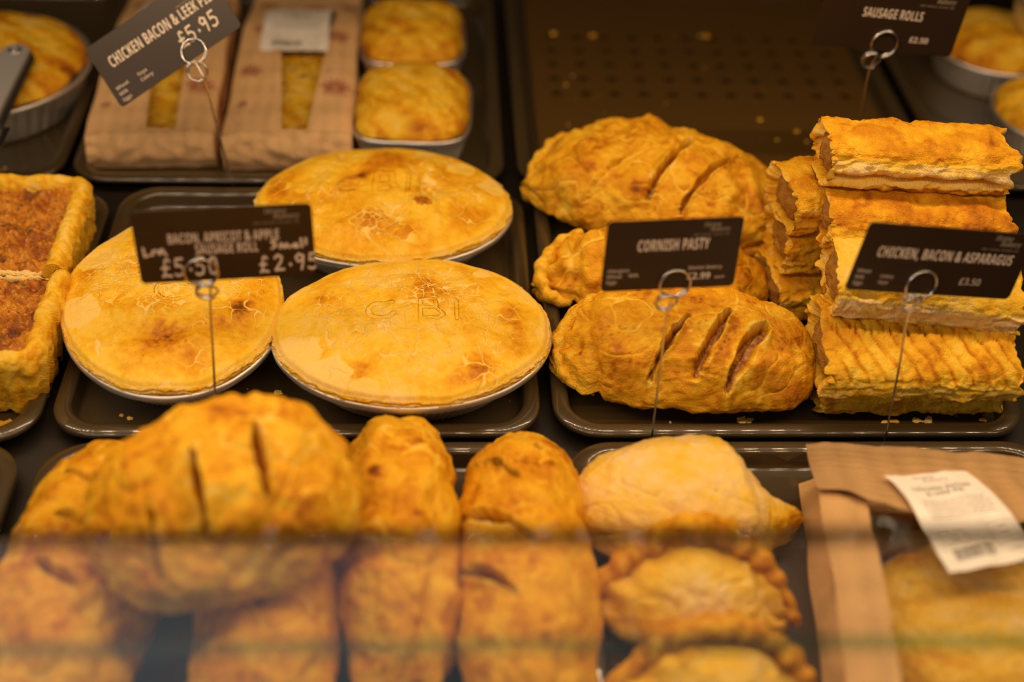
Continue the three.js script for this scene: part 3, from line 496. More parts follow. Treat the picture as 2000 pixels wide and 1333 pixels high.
// ------------------------------------------------------------------ sausage rolls
function sausageRoll(label, at, turnDeg, { L = 0.142, D = 0.064, H = 0.042, seed, score = 0, gap = 0, top = 0.52, side = 0.22, tilt = [0, 0], q = 1, gapY = 0.45, n = 3.0 }) {
  const t = thing('sausage_roll', label, 'sausage roll', at, turnDeg * Math.PI / 180); t.rotation.order = 'YXZ'; t.rotation.x = tilt[0]; t.rotation.z = tilt[1];
  const o = seed * 7.7, nU = Math.round(170 * q), nV = Math.round(190 * q);
  const sect = (th, k) => [H / 2 + H / 2 * spow(Math.sin(th), 2 / n) * k, D / 2 * spow(Math.cos(th), 2 / n) * k];
  const ragged = (th, e) => 0.0046 * N3(Math.cos(th) * 1.5, Math.sin(th) * 1.5, o + e * 9) + 0.0010 * N3(Math.cos(th) * 3.4, Math.sin(th) * 3.4, o + e * 9);
  const g = grid(nU, nV + 16, (u, v) => {
    const th = u * TAU, j = v * (nV + 16);
    let x, k = 1; const e = j < 8 ? -1 : j > nV + 8 ? 1 : 0;
    if (e) { const w = e < 0 ? (8 - j) / 8 : (j - nV - 8) / 8; k = 1 - 0.72 * w; x = e * (L / 2 + ragged(th, e) * (1 - 0.5 * w) - 0.010 * sm(0.15, 0.6, w)); }
    else { const w = (j - 8) / nV; x = mix(-L / 2 + ragged(th, -1) * sm(0.25, 0, w), L / 2 + ragged(th, 1) * sm(0.75, 1, w), w); }
    const sag = 1 - 0.05 * sm(0.75, 1, Math.abs(x) / (L / 2)), [y, z] = sect(th, k);
    return [x, H / 2 + (y - H / 2) * sag, z];
  }, { cap0: true, cap1: true });
  const yg = x => H * (gapY + 0.10 * N3(x * 22, o, 1)), scoreAt = (x, z) => { const s = x - 0.55 * z + 0.0012 * N3(x * 60, o, z * 60), p = 0.0118, d = Math.abs(((s / p) % 1 + 1.5) % 1 - 0.5) * p; return 1 - sm(0.0003, 0.0016, d); };
  deform(g, (x, y, z, nx, ny, nz) => {
    let d = 0.0030 * fbm(x * 32 + o, y * 32, z * 32, 3) + 0.0008 * fbm(x * 130 + o, y * 130, z * 130, 2);
    const sideK = sm(0.35, 0.8, Math.abs(nz)), end = sm(0.4, 0.8, Math.abs(nx));
    d += sideK * (0.0013 * N3(x * 34 + 0.8 * N3(x * 60, y * 60, o), y * 150, o) + 0.0006 * N3(x * 70, y * 380, o + 3) - 0.0016 * sm(0.3, 0.7, N3(x * 30, y * 110, o + 5)));
    d += end * 0.0009 * N3(x * 20, y * 150 + o, z * 150);
    if (gap && nz > 0.1) { const gy = yg(x), m = sm(0, 0.06, 0.5 - Math.abs(x / L + 0.02)); d -= gap * m * Math.exp(-(((y - gy) / 0.0026) ** 2)) - 0.0022 * m * Math.exp(-(((y - gy - 0.0068) / 0.004) ** 2)); }
    if (score && ny > 0.3) d -= score * scoreAt(x, z);
    return d;
  }, (x, y, z, nx, ny, nz) => {
    const up = sm(0.25, 0.7, ny), dn = sm(0.2, 0.7, -ny), end = sm(0.4, 0.8, Math.abs(nx));
    let tt = mix(side + 0.10 * N3(x * 30, y * 200 + o, z * 6) + 0.10 * fbm(x * 35, y * 60 + o, 3, 2) + 0.12 * fbm(x * 60, y * 60 + o, z * 60, 3), top + 0.24 * fbm(x * 30 + o, y * 30, z * 30, 4) + 0.10 * fbm(x * 120, o, z * 120, 2), up);
    tt = mix(tt, 0.55, dn); tt += 0.2 * (1 - sm(0.0, 0.006, y)) * (1 - up) + 0.12 * sm(0.2, 0.5, fbm(x * 50 + 9, y * 50 + o, z * 50, 3));
    tt = mix(tt, 0.30 + 0.25 * N3(x * 50, y * 300, z * 300 + o), end);
    if (gap && nz > 0.1) { const gy = yg(x); tt += 0.26 * Math.exp(-(((y - gy) / 0.0022) ** 2)) - 0.10 * Math.exp(-(((y - gy - 0.004) / 0.005) ** 2)); }
    if (score && ny > 0.3) tt += (0.16 - 0.15 * N3(x * 90, o, z * 90)) * scoreAt(x, z) + 0.08 * scoreAt(x + 0.0022, z);
    return bakeColor(clamp(tt, 0.02, 0.92));
  });
  part('pastry_case', g, M.flaky, t);
  for (const e of [-1, 1]) {
    const f = grid(30, 14, (u, v) => { const th = u * TAU, r = Math.sin(v * Math.PI * 0.999 + 0.0005), [y, z] = sect(th, 0.60 * r); return [e * (L / 2 - 0.006) + 0.0075 * Math.cos(v * Math.PI), y, z]; }, { cap0: true, cap1: true });
    deform(f, (x, y, z) => 0.0032 * fbm(x * 130 + o, y * 130, z * 130, 3), (x, y, z) => { const k = fbm(x * 190 + o, y * 190, z * 190, 2); return [0.37 + 0.2 * k, 0.17 + 0.12 * k, 0.028 + 0.02 * k]; });
    part('filling', f, M.filling, t, 'brown sausage meat at the open end');
  }
  return t;
}
sausageRoll('sausage roll lying flat under the scored roll, bottom of the front pile', [0.270, 0.0058, 0.062], 0, { seed: 61, H: 0.032, D: 0.064, top: 0.52, side: 0.48, L: 0.122, q: 0.8 });
sausageRoll('sausage roll with diagonal scores across its glossy top, below the pale roll', [0.2705, 0.0335, 0.063], -1.5, { seed: 62, H: 0.038, D: 0.076, score: 0.0020, top: 0.46, side: 0.33, L: 0.131, tilt: [0.28, -0.02] });
sausageRoll('pale thick-sided sausage roll under the CHICKEN, BACON & ASPARAGUS card', [0.2755, 0.066, 0.036], -5, { seed: 63, H: 0.035, D: 0.066, top: 0.36, side: 0.10, L: 0.127, tilt: [0.12, -0.075] });
sausageRoll('dark brown sausage roll just behind the pale one, second from the top', [0.2795, 0.086, -0.018], -2.5, { seed: 64, H: 0.034, D: 0.058, gap: 0.004, gapY: 0.35, top: 0.63, side: 0.42, L: 0.126, tilt: [0.10, -0.035] });
sausageRoll('sausage roll split along its flaky pale side, topmost of the pile', [0.2795, 0.1195, -0.040], -2, { seed: 65, H: 0.037, D: 0.054, gap: 0.0085, top: 0.55, side: 0.17, L: 0.128, tilt: [0.04, -0.03], gapY: 0.42 });
sausageRoll('sausage roll poking out at the left behind the pile, highest of three', [0.258, 0.0785, -0.057], 10, { seed: 66, H: 0.041, D: 0.060, top: 0.55, side: 0.42, L: 0.128, q: 0.8, gap: 0.003, tilt: [0.02, 0.02] });
sausageRoll('sausage roll poking out at the left behind the pile, middle of three', [0.262, 0.0415, -0.052], 4, { seed: 67, H: 0.040, D: 0.062, top: 0.58, side: 0.44, L: 0.130, q: 0.8 });
sausageRoll('sausage roll poking out at the left behind the pile, lowest of three', [0.2595, 0.0058, -0.046], 7, { seed: 68, H: 0.038, D: 0.064, top: 0.54, side: 0.42, L: 0.134, q: 0.8 });

// ------------------------------------------------------------------ quiche halves
function quicheHalf(label, at, { x0, x1, z0, z1, cutFront, seed }) {
  const t = thing('quiche_slice', label, 'quiche', at, 0, undefined), r = 0.021, o = seed * 3.3;
  // path: along the uncut end, round the corner, down the right side to the cut
  const path = [], add = (x, z, nx, nz) => path.push([x, z, nx, nz]), st = 0.0011;
  const zc = cutFront ? z0 : z1, sg = cutFront ? -1 : 1, zEnd = cutFront ? z1 : z0;
  for (let x = x0; x < x1 - r; x += st) add(x, zc, 0, sg);
  const na = Math.round(r * Math.PI / 2 / st); for (let i = 0; i <= na; i++) { const a = i / na * Math.PI / 2; add(x1 - r + r * Math.sin(a), zc - sg * r + sg * r * Math.cos(a), Math.sin(a), sg * Math.cos(a)); }
  const len = Math.abs(zEnd - (zc - sg * r)), ns = Math.round(len / st); for (let i = 1; i <= ns; i++) add(x1, zc - sg * r - sg * len * i / ns, 1, 0);
  const prof = [[-0.018, 0.001], [-0.007, 0.0], [-0.004, 0.003], [-0.0025, 0.012], [-0.001, 0.022], [0.0, 0.032], [0.0012, 0.039], [0.001, 0.044], [-0.0015, 0.0485], [-0.0055, 0.0505], [-0.0095, 0.0495], [-0.0125, 0.046], [-0.0138, 0.041], [-0.014, 0.030], [-0.016, 0.004]];
  const nP = prof.length, fine = 4, m = nP * fine;
  const cv = new THREE.CatmullRomCurve3(prof.map(([d, y]) => new THREE.Vector3(d, y, 0)), true), sec = cv.getPoints(m).slice(0, m);
  const g = grid(m, path.length - 1, (u, v) => {
    const i = Math.round(v * (path.length - 1)), [x, z, nx, nz] = path[i], p = sec[Math.round(u * m) % m], s = i * st;
    const flute = 0.0026 * (Math.pow(0.5 + 0.5 * Math.cos(TAU * s / 0.0135), 0.6) - 0.5) * sm(0.043, 0.036, p.y) * sm(-0.012, -0.006, p.x);
    return [x + nx * (p.x + flute), p.y * (1 + 0.05 * N3(s * 28, o, 0) * sm(0.03, 0.045, p.y)), z + nz * (p.x + flute)];
  }, { cap0: true, cap1: true });
  deform(g, (x, y, z) => 0.0020 * fbm(x * 50 + o, y * 50, z * 50, 3) + 0.0007 * fbm(x * 180, y * 180 + o, z * 180, 2), (x, y, z, nx, ny) => bakeColor(0.44 + 0.22 * fbm(x * 40 + o, y * 40, z * 40, 4) + 0.12 * N3(x * 140, y * 140, z * 140) + 0.10 * sm(0.03, 0.0, y) - 0.08 * sm(0.6, 1, ny)));
  part('crust', g, M.pastry, t);
  const e = 0.0085, fx1 = x1 - e, fz0 = cutFront ? z0 + e : z0, fz1 = cutFront ? z1 : z1 - e, nx = 190, nz = 150;
  const f = grid(nx, nz, (u, v) => {
    const x = mix(x0, fx1, u), z = mix(fz0, fz1, v), ed = Math.min(fx1 - x, cutFront ? z - fz0 : fz1 - z);
    return [x, 0.0405 + 0.0048 * fbm(x * 45 + o, 2, z * 45, 3) * 1.4 + 0.0024 * fbm(x * 150 + o, 4, z * 150, 3) + 0.0015 * sm(0.012, 0.004, ed), z];
  }, { wrap: false });
  deform(f, null, (x, y, z) => {
    const a = fbm(x * 70 + o, 1, z * 70, 4), b = N3(x * 210, o, z * 210), herb = fbm(x * 120 + 30, o + 5, z * 120, 3);
    const big = fbm(x * 22 + o, 6, z * 22, 3), t = a + 0.9 * big; let c = [0.47 + 0.32 * t, 0.165 + 0.17 * t, 0.012 + 0.012 * t]; c = c.map(q => Math.max(q, 0.01)); const w = sm(0.40, 0.6, b) * 0.5; c = [mix(c[0], 0.72, w), mix(c[1], 0.36, w), mix(c[2], 0.05, w)]; const k = 0.85 * sm(0.34, 0.5, herb) + 0.5 * sm(0.25, 0.5, -big); return [mix(c[0], 0.13, k), mix(c[1], 0.06, k), mix(c[2], 0.008, k)];
  });
  const fb = new THREE.BoxGeometry(fx1 - x0, 0.034, Math.abs(fz1 - fz0) - 0.001); fb.translate((x0 + fx1) / 2, 0.0195, (fz0 + fz1) / 2 + (cutFront ? -0.0005 : 0.0005)); 
  const cB = new Float32Array(fb.attributes.position.count * 3).map((_, i) => [0.62, 0.40, 0.14][i % 3]); fb.setAttribute('color', new THREE.BufferAttribute(cB, 3));
  part('filling', mergeGeometries([f, fb]), M.filling, t, 'orange-brown baked filling flecked with herbs');
  const zx = zEnd + (cutFront ? -0.002 : 0.002), cut = grid(16, 130, (u, v) => { const th = u * TAU, x = mix(x0, x1 - 0.003, v), rr = 0.0022 + 0.0016 * N3(x * 60, o, 3) + 0.001 * N3(x * 200, o, 5); return [x, 0.0415 + 0.0016 * N3(x * 50, o, 8) + 0.004 * sm(x1 - 0.016, x1 - 0.006, x) + rr * 1.2 * Math.sin(th), zx + 0.0012 * N3(x * 70, o, 11) + rr * Math.cos(th)]; }, { cap0: true, cap1: true });
  deform(cut, (x, y, z) => 0.0009 * fbm(x * 200, y * 200, z * 200, 2), (x, y, z) => bakeColor(0.10 + 0.3 * sm(0, 0.5, fbm(x * 90, o, z * 90, 3))));
  part('cut_edge', cut, M.flaky, t, 'pale torn cut edge');
  return t;
}
quicheHalf('rear half of a cut rectangular quiche with fluted crust, at the left frame edge', [0, 0.0052, 0], { x0: -0.47, x1: -0.321, z0: -0.137, z1: -0.0150, cutFront: true, seed: 71 });
quicheHalf('front half of a cut rectangular quiche with fluted crust, at the left frame edge', [0, 0.0052, 0], { x0: -0.47, x1: -0.315, z0: -0.0125, z1: 0.088, cutFront: false, seed: 73 });

// ------------------------------------------------------------------ paper bags
const leafPrint = (g, x, y, s, rot, c) => {   // a fan of leaves over a mound, printed in red-brown
  g.save(); g.translate(x, y); g.rotate(rot); g.scale(s, s); g.fillStyle = c; g.globalAlpha = 0.62;
  for (let i = -3; i <= 3; i++) { g.save(); g.rotate(i * 0.42); g.beginPath(); g.ellipse(0, -34, 6, 22, 0, 0, TAU); g.fill(); g.restore(); }
  g.beginPath(); g.ellipse(0, 6, 34, 14, 0, Math.PI, TAU); g.fill(); g.lineWidth = 4; g.strokeStyle = c; g.beginPath(); g.moveTo(-40, 12); g.lineTo(40, 12); g.stroke(); g.beginPath(); g.moveTo(-30, 20); g.lineTo(44, 20); g.stroke(); g.restore();
};
const kraftPrinted = seed => { const r = rng(seed); return canvasTexture(512, 1024, (g, w, h) => {
  g.fillStyle = '#f2c288'; g.fillRect(0, 0, w, h);
  for (let i = 0; i < 5000; i++) { g.fillStyle = r() > 0.5 ? 'rgba(255,225,180,0.05)' : 'rgba(90,50,20,0.06)'; g.fillRect(r() * w, r() * h, 1 + r() * 14, 1); }
  for (const [x, y, s, a] of [[70, 700, 1.0, 0.1], [430, 800, 1.3, 0.1], [90, 420, 0.9, -0.1], [420, 480, 1.1, 0.2], [60, 890, 0.5, 0], [300, 220, 1.2, -0.1], [80, 160, 1, 0.1], [460, 160, 1, 0]]) leafPrint(g, x, y, s, a, '#a04a38');
}); };
const labelTexture = lines => canvasTexture(512, 720, (g, w, h) => {
  g.fillStyle = '#f6efe6'; g.fillRect(0, 0, w, h); g.fillStyle = '#3a2c26'; g.textAlign = 'center'; g.strokeStyle = '#6a5a50';
  g.font = 'italic 46px serif'; g.globalAlpha = 0.75; g.fillText('Home', w * 0.42, 58); g.fillText('Bakery', w * 0.52, 96); g.globalAlpha = 0.6; g.font = '16px sans-serif'; g.fillText('FARM  FOOD HALL  BUTCHERY  CAFE', w / 2, 128); g.globalAlpha = 1;
  g.save(); g.font = 'bold 44px sans-serif'; lines.forEach((s, i) => g.fillText(s, w / 2, 178 + i * 46)); g.restore();
  g.globalAlpha = 0.6; g.font = '15px sans-serif'; const r = rng(5); for (let i = 0; i < 8; i++) { let x = 70; while (x < 440) { const k = 8 + r() * 34; g.fillRect(x, 268 + i * 20, k, 6); x += k + 6; } } g.globalAlpha = 1;
  g.lineWidth = 2; g.strokeRect(56, 490, 150, 66); g.font = '24px sans-serif'; g.fillText('£  P', 130, 520); g.font = '22px sans-serif'; g.fillText('5.95', 130, 546);
  let x = 84; while (x < 300) { const k = 2 + Math.floor(r() * 6); g.fillRect(x, 584, k, 70); x += k + 2 + Math.floor(r() * 5); }
  g.strokeRect(340, 480, 150, 120); g.font = '20px sans-serif'; g.fillText('1 Item', 415, 515); g.font = '16px sans-serif'; g.fillText('Use by', 415, 552); g.font = '24px sans-serif'; g.fillText('£ 5.95', 415, 650);
});
function paperBag(label, at, turnDeg, { W, L, H, seed, map, win, prof, film = true, sticker, flap, side = 0.012, tilt = 0, wr = 0.0022 }) {
  const t = thing('paper_bag', label, 'paper bag', at, turnDeg * Math.PI / 180); t.rotation.order = 'YXZ'; t.rotation.x = tilt;
  const mat = map ? new THREE.MeshStandardMaterial({ map, roughness: 0.85, bumpMap: paperBump, bumpScale: 0.0015, side: THREE.DoubleSide }) : M.kraft, o = seed * 4.1;
  const top = (u, v) => { const y = H * prof(v) * (1 - 0.10 * Math.pow(Math.abs(u), 6)); const d = 0.75 - 0.7 * sm(0.85, 1, Math.abs(u)); return [u * W / 2 * (1 + 0.02 * N3(v * 3, o, u > 0 ? 4 : 1)), y + wr * d * fbm(u * 2.2 + o, v * 3.5, 1, 3) + wr * 0.8 * d * (1 - Math.abs(N3(u * 1.7, v * 2.6, o))) * 0.8, (v - 0.5) * L]; };
  const uvTop = (u, v) => [u / 2 + 0.5, 1 - v], G = [];
  const sheet = (nU, nV, f, uv) => G.push(grid(nU, nV, f, { wrap: false, uv }));
  const strip = (ua, ub, v0, v1, nU, nV) => { const U = (a, v) => mix(ua(v), ub(v), a), V = b => mix(v0, v1, b); sheet(nU, nV, (a, b) => top(U(a, V(b)), V(b)), (a, b) => uvTop(U(a, V(b)), V(b))); };
  const m1 = () => -1, p1 = () => 1, [wa, wb, v0, v1] = win;
  strip(m1, wa, 0, 1, 26, 90); strip(wb, p1, 0, 1, 26, 90); if (v0 > 0) strip(wa, wb, 0, v0, 24, 30); if (v1 < 1) strip(wa, wb, v1, 1, 24, 16);
  for (const s of [-1, 1]) sheet(90, 14, (a, b) => { const p = top(s, a), k = Math.sin(Math.PI * b), fold = 1 - Math.abs(2 * b - 1); return [p[0] - s * side * fold * (1 + 0.5 * N3(a * 5, b * 2, o + s)) + s * 0.003 * k, mix(p[1], 0.0006, b), p[2]]; }, (a, b) => [s > 0 ? 0.9 - 0.1 * b : 0.1 * b, 1 - a]);
  sheet(40, 14, (a, b) => { const u = a * 2 - 1, p = top(u, 1); return [p[0] * (1 + 0.0 * b), mix(p[1], 0.0006, b), p[2] + 0.006 * Math.sin(Math.PI * b) + 0.0015 * N3(u * 3, b * 3, o)]; }, (a, b) => [a, 0.06 * b]);
  sheet(2, 2, (a, b) => [(a - 0.5) * W, 0.0005, (b - 0.5) * L], (a, b) => [a, b]);
  part('paper', mergeGeometries(G), mat, t);
  part('window_film', grid(120, 180, (a, b) => { const v = mix(Math.max(0.01, v0 - 0.015), Math.min(0.995, v1 + 0.012), b), u = mix(wa(v) - 0.05, wb(v) + 0.05, a), p = top(u, v); return [p[0], p[1] - 0.0009 - 0.0010 * (0.5 + N3(a * 6, b * 8, o)) * Math.sin(Math.PI * a) - Math.sin(Math.PI * a) * sm(0.55, 0.85, b + 0.25 * Math.abs(a - 0.5)) * (0.0030 + 0.0013 * N3(a * 6, b * 26, o) + 0.0011 * (1 - 2 * Math.abs(N3(a * 9 + b * 5, b * 7, o + 4)))) * (W > 0.13 ? 1 : 0.5), p[2]]; }, { wrap: false }), M.film, t, 'clear crinkled window film');
  if (sticker) {
    const { u, z, w, h, rot, tex, lift = 0.0014 } = sticker, ca = Math.cos(rot), sa = Math.sin(rot);
    part('label_sticker', grid(24, 34, (a, b) => { const lx = (a - 0.5) * w, lz = (b - 0.5) * h, x = u + lx * ca + lz * sa, zz = z - lx * sa + lz * ca, p = top(clamp(x / (W / 2), -1, 1), clamp(zz / L + 0.5, 0, 1)); return [x, p[1] + lift + (sticker.curl || 0) * sm(0.55, 1, b) * 0.01, zz]; }, { wrap: false, uv: (a, b) => [a, 1 - b] }), new THREE.MeshStandardMaterial({ map: tex, roughness: 0.5, side: THREE.DoubleSide }), t, 'white printed label');
  }
  if (flap) part('folded_flap', grid(60, 26, (a, b) => { const u = a * 2.04 - 1.02, v1f = flap(u), v = v1f * b, p = top(clamp(u, -1, 1), v); return [u * W / 2, p[1] + 0.0035 + 0.0025 * b * (0.6 + 0.5 * N3(u * 2.2, o, 3)), p[2] - 0.002 * (1 - b)]; }, { wrap: false, uv: (a, b) => [a, b] }), M.kraft, t);
  return t;
}
const rise = v => 0.42 + 0.58 * sm(0.02, 0.40, v) - 0.06 * sm(0.9, 1, v);
paperBag('brown paper bag with a narrow window, partly behind the CHICKEN BACON & LEEK PIE card', [-0.304, 0.0045, -0.380], 3.0, { W: 0.106, L: 0.310, H: 0.037, seed: 81, map: kraftPrinted(81), prof: rise, side: 0.006, win: [v => -0.05 - 0.25 * (1 - v), v => 0.40 - 0.05 * (1 - v), 0.24, 0.985], sticker: { u: -0.005, z: -0.066, w: 0.058, h: 0.09, rot: 0.02, tex: labelTexture(['CHICKEN BACON', '& LEEK PIE']) } });
paperBag('brown paper bag with a narrow window and white label, beside the small square pies', [-0.184, 0.0045, -0.378], 1.0, { W: 0.108, L: 0.310, H: 0.039, seed: 83, map: kraftPrinted(83), prof: rise, side: 0.006, win: [v => -0.08 - 0.42 * (1 - v), v => 0.30 + 0.38 * (1 - v), 0.24, 0.985], sticker: { u: -0.004, z: -0.034, w: 0.062, h: 0.102, rot: 0.02, tex: labelTexture(['CHICKEN BACON', '& LEEK PIE']) } });
smallPie('bagged_pie', 'golden pastry inside the bag behind the CHICKEN BACON & LEEK PIE card', [-0.302, 0.006, -0.340], 0, { rx: 0.040, rz: 0.100, n: 3, h: 0.010, dome: 0.014, seed: 85, base: 0.42, foil: false });
smallPie('bagged_pie', 'golden pastry inside the rear paper bag with the white label', [-0.182, 0.006, -0.338], 0, { rx: 0.040, rz: 0.100, n: 3, h: 0.010, dome: 0.015, seed: 87, base: 0.42, foil: false });
paperBag('large brown paper bag with folded flap, clear window and white label, lower right', [0.2480, 0.004, 0.275], -7, { W: 0.160, L: 0.228, H: 0.056, seed: 89, prof: v => 0.62 + 0.38 * sm(0.0, 0.35, v), side: 0.020, wr: 0.0035,
  win: [v => -0.66 - 0.02 * (1 - v), v => 0.80, 0.24, 0.865], flap: u => 0.23 + 0.13 * (1 - u * u), sticker: { u: -0.004, z: -0.040, w: 0.056, h: 0.080, rot: 0.30, lift: 0.0085, tex: labelTexture(['CHICKEN BACON', '& LEEK PIE']) } });
smallPie('bagged_pie', 'round golden pie seen through the window of the large paper bag', [0.2545, 0.006, 0.290], 0.7, { rx: 0.066, rz: 0.066, h: 0.018, dome: 0.015, seed: 91, base: 0.36, streak: 0.25, foil: true });

// ------------------------------------------------------------------ grey-handled slice on the round pie
{
  const s = thing('cake_slice', 'grey-handled cake slice with a riveted hanging hole, lying across the round pie', 'cake slice', [-0.4191, 0.060, -0.306], 0.0);
  const sh = new THREE.Shape(), w = 0.0105, l = 0.115; sh.absarc(0, 0, w, Math.PI, 0, true); sh.lineTo(w * 1.05, -l); sh.lineTo(-w * 1.05, -l); sh.closePath(); const h = new THREE.Path(); h.absarc(0, 0, 0.0042, 0, TAU, true); sh.holes.push(h);
  const g = new THREE.ExtrudeGeometry(sh, { depth: 0.0035, bevelEnabled: true, bevelSize: 0.0014, bevelThickness: 0.0014, bevelSegments: 3, curveSegments: 24 }); g.rotateX(-Math.PI / 2); g.translate(0, 0.006, 0);
  part('handle', g, M.handle, s);
  const sh2 = new THREE.Shape(); sh2.absarc(0.0015, 0, w + 0.002, Math.PI, 0, true); sh2.lineTo(w + 0.004, -l); sh2.lineTo(-w - 0.001, -l); sh2.closePath(); const h2 = new THREE.Path(); h2.absarc(0, 0, 0.0042, 0, TAU, true); sh2.holes.push(h2);
  const g2 = new THREE.ExtrudeGeometry(sh2, { depth: 0.004, bevelEnabled: true, bevelSize: 0.0008, bevelThickness: 0.0008, bevelSegments: 2, curveSegments: 24 }); g2.rotateX(-Math.PI / 2); g2.translate(0, 0.0005, 0);
  part('handle_grip', g2, M.rubber, s, 'black rubber edge of the handle');
  const e = new THREE.TorusGeometry(0.0048, 0.0013, 10, 36); e.rotateX(Math.PI / 2); e.translate(0, 0.0105, 0); part('eyelet', e, M.wire, s, 'shiny metal eyelet');
  part('blade', boxed(0.045, 0.0012, 0.09, 0, 0.002, l + 0.044, 0.0005), M.wire, s);
}

// ------------------------------------------------------------------ price cards on wire holders
const INK = 'rgb(222,205,184)';
const squiggle = (g, x, y, s) => { g.save(); g.translate(x, y); g.scale(s, s); g.strokeStyle = INK; g.globalAlpha = 0.75; g.lineWidth = 2.2; g.lineCap = 'round'; g.font = 'italic 34px serif'; g.fillStyle = INK; g.fillText('Home', -52, 0); g.fillText('Bakery', -14, 28); g.font = '12px sans-serif'; g.fillText('FARM   FOOD HALL   BUTCHERY   CAFE', -104, 54); g.restore(); };
const condensed = (g, text, x, y, px, squeeze = 0.60, align = 'center') => { g.save(); g.translate(x, y); g.scale(squeeze, 1); g.font = `bold ${px}px sans-serif`; g.textAlign = align; g.fillStyle = INK; g.fillText(text, 0, 0); g.restore(); };
const plain = (g, lines, x, y, px, gap) => { g.fillStyle = INK; g.textAlign = 'left'; g.font = `${px}px sans-serif`; lines.forEach((s, i) => g.fillText(s, x, y + i * gap)); };
const pen = (g, x, y, s, w, paths, k = 1) => { g.save(); g.translate(x, y); g.scale(s * k, s); g.lineWidth = w / s; g.lineCap = g.lineJoin = 'round'; g.strokeStyle = INK; for (const p of paths) { g.beginPath(); p.forEach(([a, b], i) => i ? g.lineTo(a, b) : g.moveTo(a, b)); g.stroke(); } g.restore(); };
const GLYPH = { '£': [[[.75, .12], [.6, 0], [.42, .05], [.36, .3], [.34, .7], [.25, .95], [.1, 1], [.3, .93], [.8, 1]], [[.1, .52], [.65, .5]]], 5: [[[.75, 0], [.25, .02], [.2, .42], [.5, .38], [.75, .58], [.65, .9], [.3, 1], [.1, .9]]], 9: [[[.72, .15], [.4, 0], [.15, .22], [.3, .48], [.6, .42], [.74, .12], [.68, .6], [.55, 1]]], 2: [[[.15, .2], [.4, 0], [.7, .15], [.6, .45], [.15, .98], [.8, .95]]], 0: [[[.45, 0], [.15, .4], [.25, .9], [.55, 1], [.8, .6], [.7, .1], [.45, 0]]], '.': [[[.3, .62], [.36, .66], [.3, .7]]] };
const written = (g, str, x, y, s, w, q = 0.6) => { let k = x; for (const ch of str) { pen(g, k, y, s, w, GLYPH[ch], q); k += s * q * (ch === '.' ? 0.6 : 1.0); } };
function cardTexture(w, h, draw) { return canvasTexture(w, h, g => { g.fillStyle = '#2f2013'; g.fillRect(0, 0, w, h); const r = rng(w); for (let i = 0; i < 900; i++) { g.fillStyle = 'rgba(255,230,200,0.012)'; g.fillRect(r() * w, r() * h, 1 + r() * 20, 1); } draw(g, w, h); }); }
function priceCard(label, at, euler, w, h, tex) {
  const t = thing('price_card', label, 'price card', at); t.rotation.set(...euler);
  const r = 0.0032, sh = new THREE.Shape(); sh.moveTo(-w / 2 + r, -h / 2); sh.lineTo(w / 2 - r, -h / 2); sh.absarc(w / 2 - r, -h / 2 + r, r, -Math.PI / 2, 0); sh.lineTo(w / 2, h / 2 - r); sh.absarc(w / 2 - r, h / 2 - r, r, 0, Math.PI / 2); sh.lineTo(-w / 2 + r, h / 2); sh.absarc(-w / 2 + r, h / 2 - r, r, Math.PI / 2, Math.PI); sh.lineTo(-w / 2, -h / 2 + r); sh.absarc(-w / 2 + r, -h / 2 + r, r, Math.PI, Math.PI * 1.5);
  const g = new THREE.ExtrudeGeometry(sh, { depth: 0.0007, bevelEnabled: false, curveSegments: 8 }); g.translate(0, 0, -0.0004);
  part('card', g, M.cardEdge, t);
  const f = new THREE.ShapeGeometry(sh, 8), P = f.attributes.position, U = f.attributes.uv; for (let i = 0; i < P.count; i++) U.setXY(i, P.getX(i) / w + 0.5, P.getY(i) / h + 0.5); f.translate(0, 0, 0.00036);
  part('printed_face', f, new THREE.MeshPhysicalMaterial({ map: tex, roughness: 0.38, specularIntensity: 0.8 }), t);
  return t;
}
function cardHolder(label, base, cardAt, cardTurn, ring, small, r1, r2) {   // ring and small: centres of the two loops in the card's own plane
  const t = thing('card_holder', label, 'card holder', base), e = new THREE.Euler(...cardTurn), b = new THREE.Vector3(...base);
  const P = (x, y, z) => new THREE.Vector3(x, y, z).applyEuler(e).add(new THREE.Vector3(...cardAt)).sub(b).toArray(), wr = 0.00085;
  const clip = []; for (let i = 0; i <= 60; i++) { const a = -Math.PI / 2 + i / 60 * TAU * 2; clip.push(P(ring[0] + r1 * Math.cos(a), ring[1] + r1 * Math.sin(a), 0.0017 - 0.0034 * sm(0.42, 0.58, i / 60))); }
  part('clip_ring', tube(clip, wr, 220, 8), M.wire, t);
  const lo = []; for (let i = 0; i <= 48; i++) { const a = Math.PI * 0.5 + i / 48 * TAU * 1.6; lo.push(P(small[0] + r2 * Math.cos(a), small[1] + r2 * Math.sin(a), -0.002 + 0.005 * (i / 48) + 0.003 * Math.sin(a))); }
  part('small_ring', tube(lo, wr, 160, 8), M.wire, t);
  const top = P(small[0] + r2 * 0.4, small[1] + r2 * 0.7, 0.0022), mid = P(small[0] + r2 * 0.2, small[1] - r2, 0.001);
  part('stem', tube([[0, 0.001, 0], [mid[0] * 0.12, mid[1] * 0.12, mid[2] * 0.12], [mid[0] * 0.6, mid[1] * 0.6, mid[2] * 0.6], mid, top], 0.00078, 90, 8), M.wire, t);
  part('foot', tube([[-0.018, 0.0011, 0], [-0.004, 0.0011, 0], [0.004, 0.0011, 0], [0.018, 0.0011, 0]], 0.0009, 20, 8), M.wire, t);
  return t;
}
